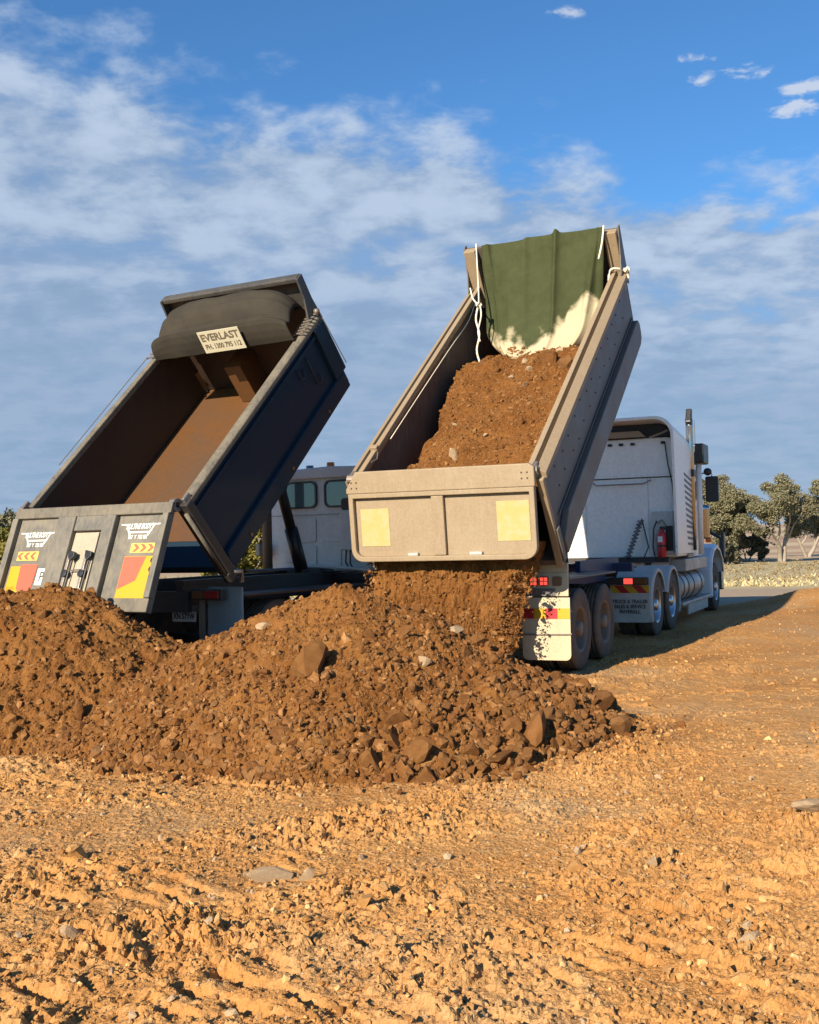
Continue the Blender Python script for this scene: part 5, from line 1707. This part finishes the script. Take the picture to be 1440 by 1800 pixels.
# pressed panels on the back of the cab
for (a, b_, z0_, z1_) in ((-0.95, -0.68, 1.45, 2.12), (-0.6, -0.25, 1.75, 2.12), (-0.6, -0.25, 1.38, 1.7), (-0.16, 0.2, 1.75, 2.12), (-0.16, 0.2, 1.38, 1.7), (0.3, 0.8, 1.45, 2.12)):
    MB().prism(rrect(a, b_, z0_, z1_, 0.04, 4), YC - 0.014, YC - 0.002, 'y').build('pressed_panel', WHITEB, TB, bevel=0.008)
MB().box(-1.15, 1.15, YC - 0.012, YC - 0.002, 2.16, 2.18).build('panel_seam', GREYFLAP, TB)
ab = MB().box(0.28, 0.52, YC - 0.16, YC - 0.015, 1.62, 2.22).build('control_box', WHITEB, TB, bevel=0.02)
MB().tube([(0.35, YC - 0.1, 1.62), (0.36, YC - 0.14, 1.45), (0.42, YC - 0.12, 1.32)], 0.012, 6).build('cable', BLACK, TB, parent=ab)
MB().tube([(0.42, YC - 0.1, 1.62), (0.44, YC - 0.14, 1.42), (0.5, YC - 0.12, 1.32)], 0.012, 6).build('cable', BLACK, TB, parent=ab)
MB().prism(rrect(0.3, 0.5, 2.22, 2.4, 0.05, 4), YC - 0.14, YC - 0.015, 'y').build('box_cap', BLACK, TB, parent=ab)
MB().box(-1.28, -1.1, YC - 0.2, YC - 0.1, 1.55, 1.75).build('work_lamp', BLACK, TB, bevel=0.02)
MB().lathe([(2.86, 0.06), (2.88, 0.065), (2.98, 0.06), (2.985, 0.001)], (-0.13, YC + 0.25, 0), 'z', 16).build('beacon', AMBER, TB, smooth=False)
MB().lathe([(2.86, 0.06), (2.95, 0.06), (2.955, 0.001)], (-0.52, YC + 0.25, 0), 'z', 16).build('beacon', plain('smoky_lens', (0.2, 0.26, 0.34), 0.3), TB)
MB().box(-0.9, 0.9, 5.9, 6.9, 1.2, 2.0).build('bonnet', WHITEB, TB, bevel=0.08)
MB().box(-1.0, 1.0, 3.4, 4.0, 1.2, 1.3).build('cab_mount', DARK, TB)
MB().tube([(-0.6, 3.3, 1.34), (0.1, 3.4, 1.4), (0.7, 3.5, 1.36), (0.9, 3.7, 1.32)], 0.025, 8).build('hydraulic_hose', WHITEB, TB, smooth=True)
MB().tube([(-0.9, 3.2, 1.34), (0.0, 3.3, 1.36), (0.6, 3.2, 1.33)], 0.03, 8).build('hydraulic_hose', BLACK, TB, smooth=True)

# ------------------------------------------------------------------ trees and scrub
BARK = soil('pale_bark', (0.32, 0.27, 0.21), (0.4, 0.35, 0.29), (0.22, 0.17, 0.13), 2.0, bump=0.3)


def leaf_mat(name, c1, c2, c3):
    m, nt, N, L, b = _nt(name)
    at = N.new('ShaderNodeAttribute')
    at.attribute_name = 'rnd'
    rp = N.new('ShaderNodeValToRGB')
    e = rp.color_ramp.elements
    e[0].color = (*c1, 1)
    e[1].color = (*c3, 1)
    k = e.new(0.5)
    k.color = (*c2, 1)
    L.new(at.outputs['Fac'], rp.inputs[0])
    tc = N.new('ShaderNodeTexCoord')
    n = _noise(N, L, tc.outputs['Object'], 1.2, 3)
    c = _mix(N, L, _range(N, L, n, 0.35, 0.65, 0.0, 0.5), rp.outputs[0], c2)
    L.new(c, b.inputs['Base Color'])
    b.inputs['Roughness'].default_value = 0.6
    b.inputs['Specular IOR Level'].default_value = 0.3
    MATS[name] = m
    return m


LEAFG = leaf_mat('gum_leaves', (0.085, 0.09, 0.05), (0.155, 0.145, 0.08), (0.24, 0.2, 0.12))
LEAFY = leaf_mat('wattle_leaves', (0.08, 0.085, 0.02), (0.17, 0.15, 0.03), (0.26, 0.21, 0.05))
LEAFD = leaf_mat('grey_scrub', (0.08, 0.08, 0.05), (0.12, 0.11, 0.07), (0.17, 0.15, 0.1))


def leaves_mesh(name, centres, radii, per, size, r):
    C, S = [], []
    for c, rad in zip(centres, radii):
        k = int(per * (0.6 + 0.8 * r.random()))
        d = r.normal(0, 1, (k, 3))
        d /= np.linalg.norm(d, axis=1)[:, None]
        C.append(np.array(c) + d * rad * (r.random((k, 1)) ** 0.5) * np.array([1, 1, 0.75]))
    C = np.concatenate(C)
    n = len(C)
    R = rotmats(n, r)
    s = size * r.uniform(0.6, 1.4, n)
    q = np.array([(-0.35, -1, 0), (0.35, -1, 0), (0.5, 0.1, 0.12), (0.0, 1, 0), (-0.5, 0.1, 0.12)])
    V = (np.einsum('nij,vj->nvi', R, q) * s[:, None, None] + C[:, None, :]).reshape(-1, 3)
    F = np.arange(n * 5).reshape(n, 5)
    return mesh_arrays(name, V, F, 5, rnd=np.repeat(r.random(n), 5))


def tree(name, label, x, y, z0, h, spread, seed, leaf, cat='tree', lean=0.0, trunks=2, per=240, lsize=0.13, low=0.3, group=None):
    r = np.random.default_rng(seed)
    e = bpy.data.objects.new(name, None)
    link(e)
    e.location = (x, y, z0)
    tag(e, label, cat, group)
    b_ = MB()
    tips = []

    def grow(p, d, length, rad, lev):
        pts = [p]
        rs = [rad]
        q = np.array(p, float)
        dd = np.array(d, float)
        for k in range(5):
            dd = dd + r.normal(0, 0.13, 3) + np.array([0, 0, 0.05])
            dd /= np.linalg.norm(dd)
            q = q + dd * length / 5
            pts.append(tuple(q))
            rs.append(rad * (1 - 0.11 * (k + 1)))
        b_.tube(pts, rs, 7 if lev < 2 else 5, caps=False)
        if lev >= 2:
            tips.append((tuple(q), length))
            tips.append((pts[3], length))
        if lev < 3:
            for k in range(3 if lev < 2 else 2):
                nd = dd + r.normal(0, 0.55, 3) * np.array([1.15, 1.15, 0.6])
                nd /= np.linalg.norm(nd)
                st = pts[5] if k < 2 else pts[3]
                grow(st, nd, length * r.uniform(0.62, 0.8), rad * 0.5, lev + 1)
    for k in range(trunks):
        a = 2 * math.pi * k / trunks + r.random()
        d = np.array([0.42 * math.cos(a) + lean, 0.42 * math.sin(a), 1.0])
        grow((0.05 * math.cos(a), 0.05 * math.sin(a), -0.1), d / np.linalg.norm(d), h * 0.36, 0.032 * h, 0)
    b_.build('trunk', BARK, parent=e, smooth=True)
    T = np.array([t[0] for t in tips])
    # pull the crown to the asked spread and height
    sc = np.array([spread / max(np.abs(T[:, 0]).max(), 0.1), spread / max(np.abs(T[:, 1]).max(), 0.1)])
    zmin, zmax = h * low, h * 0.93
    zt = np.clip(T[:, 2], zmin, None)
    zt = zmin + (zt - zt.min()) / max(zt.max() - zt.min(), 0.1) * (zmax - zmin)
    C = [(t[0] * min(sc[0], 1.6), t[1] * min(sc[1], 1.6), z_) for t, z_ in zip(T, zt)]
    obj_of(leaves_mesh('crown', C, r.uniform(0.05, 0.11, len(C)) * h, per, lsize, r), 'crown', leaf, e)
    return e


def land_z(x, y):
    return float(ground_base(np.array([float(x)]), np.array([float(y)]))[0]) - 0.02


tree('gum_tree', 'bushy gum tree just right of the white prime mover', 17.3, 62, land_z(17, 62), 5.1, 2.7, 3, LEAFG, per=520, lsize=0.055, low=0.22, trunks=3)
tree('gum_tree', 'pale forked gum tree with open crown at right edge', 20.6, 62, land_z(20, 62), 4.95, 3.0, 8, LEAFG, per=300, lsize=0.052, low=0.34, trunks=2, lean=0.1)
tree('gum_tree', 'gum tree cut off by the right edge behind the forked gum', 25.6, 72, land_z(25, 70), 4.8, 2.8, 12, LEAFG, per=360, lsize=0.058, low=0.3)
tree('grey_shrub', 'round grey shrub at the foot of the forked gum', 19.9, 66, land_z(20, 66), 2.0, 1.4, 15, LEAFD, 'shrub', per=90, lsize=0.1, low=0.1, trunks=3)
tree('grey_shrub', 'dark low shrub under the bushy gum beside the truck', 16.6, 60, land_z(16, 60), 1.6, 1.2, 16, LEAFD, 'shrub', per=90, lsize=0.1, low=0.1, trunks=3)
tree('wattle_bush', 'yellow-green wattle behind the dark tailgate at left edge', -15.6, 42, land_z(-15, 42), 2.6, 1.4, 17, LEAFY, 'bush', per=110, lsize=0.1, low=0.1, trunks=3)
tree('gum_tree', 'dark gum rising behind the wattle at left edge', -18.6, 50, land_z(-18, 50), 3.7, 1.5, 18, LEAFG, per=150, lsize=0.11, low=0.2)
tree('wattle_bush', 'yellow-green bush seen between the dark body and the white cab', -6.4, 43, land_z(-6, 43), 2.5, 1.6, 19, LEAFY, 'bush', per=120, lsize=0.1, low=0.08, trunks=3)

# dry grass along the far side of the track
r = np.random.default_rng(55)
n = 15000
x = r.uniform(-26, 30, n)
y = 35.2 + 7 * r.random(n) ** 2.0
k = r.random(n) < np.clip(0.55 + perlin(x * 0.4, y * 0.4, 601), 0.1, 1)
x, y = x[k], y[k]
n = len(x)
z = ground_base(x, y) - 0.03
hh = r.uniform(0.05, 0.2, n)
a = r.uniform(0, 2 * np.pi, n)
wd = r.uniform(0.03, 0.07, n)
lx_, ly_ = r.normal(0, 0.12, n), r.normal(0, 0.12, n)
V = np.stack([np.stack([x - wd * np.cos(a), y - wd * np.sin(a), z], 1), np.stack([x + wd * np.cos(a), y + wd * np.sin(a), z], 1), np.stack([x + lx_, y + ly_, z + hh], 1)], 1).reshape(-1, 3)
GRASS = leaf_mat('dry_grass_blades', (0.24, 0.19, 0.09), (0.46, 0.37, 0.19), (0.66, 0.56, 0.33))
o = obj_of(mesh_arrays('dry_grass', V, np.arange(n * 3).reshape(n, 3), 3, rnd=np.repeat(r.random(n), 3)), 'dry_grass', GRASS)
tag(o, 'straw-coloured dry grass along the far roadside', 'grass', kind='stuff')
n = 1500
cx_, cy_ = r.uniform(-26, 30, n), r.uniform(37.5, 60, n)
C = np.stack([cx_, cy_, ground_base(cx_, cy_) + 0.04], 1)
o = obj_of(leaves_mesh('low_scrub', C, r.uniform(0.1, 0.3, n), 22, 0.04, r), 'low_scrub', leaf_mat('scrub_leaves', (0.13, 0.105, 0.05), (0.24, 0.175, 0.09), (0.4, 0.31, 0.17)))
tag(o, 'low brown and green weeds between the road and the gums', 'weeds', kind='stuff')
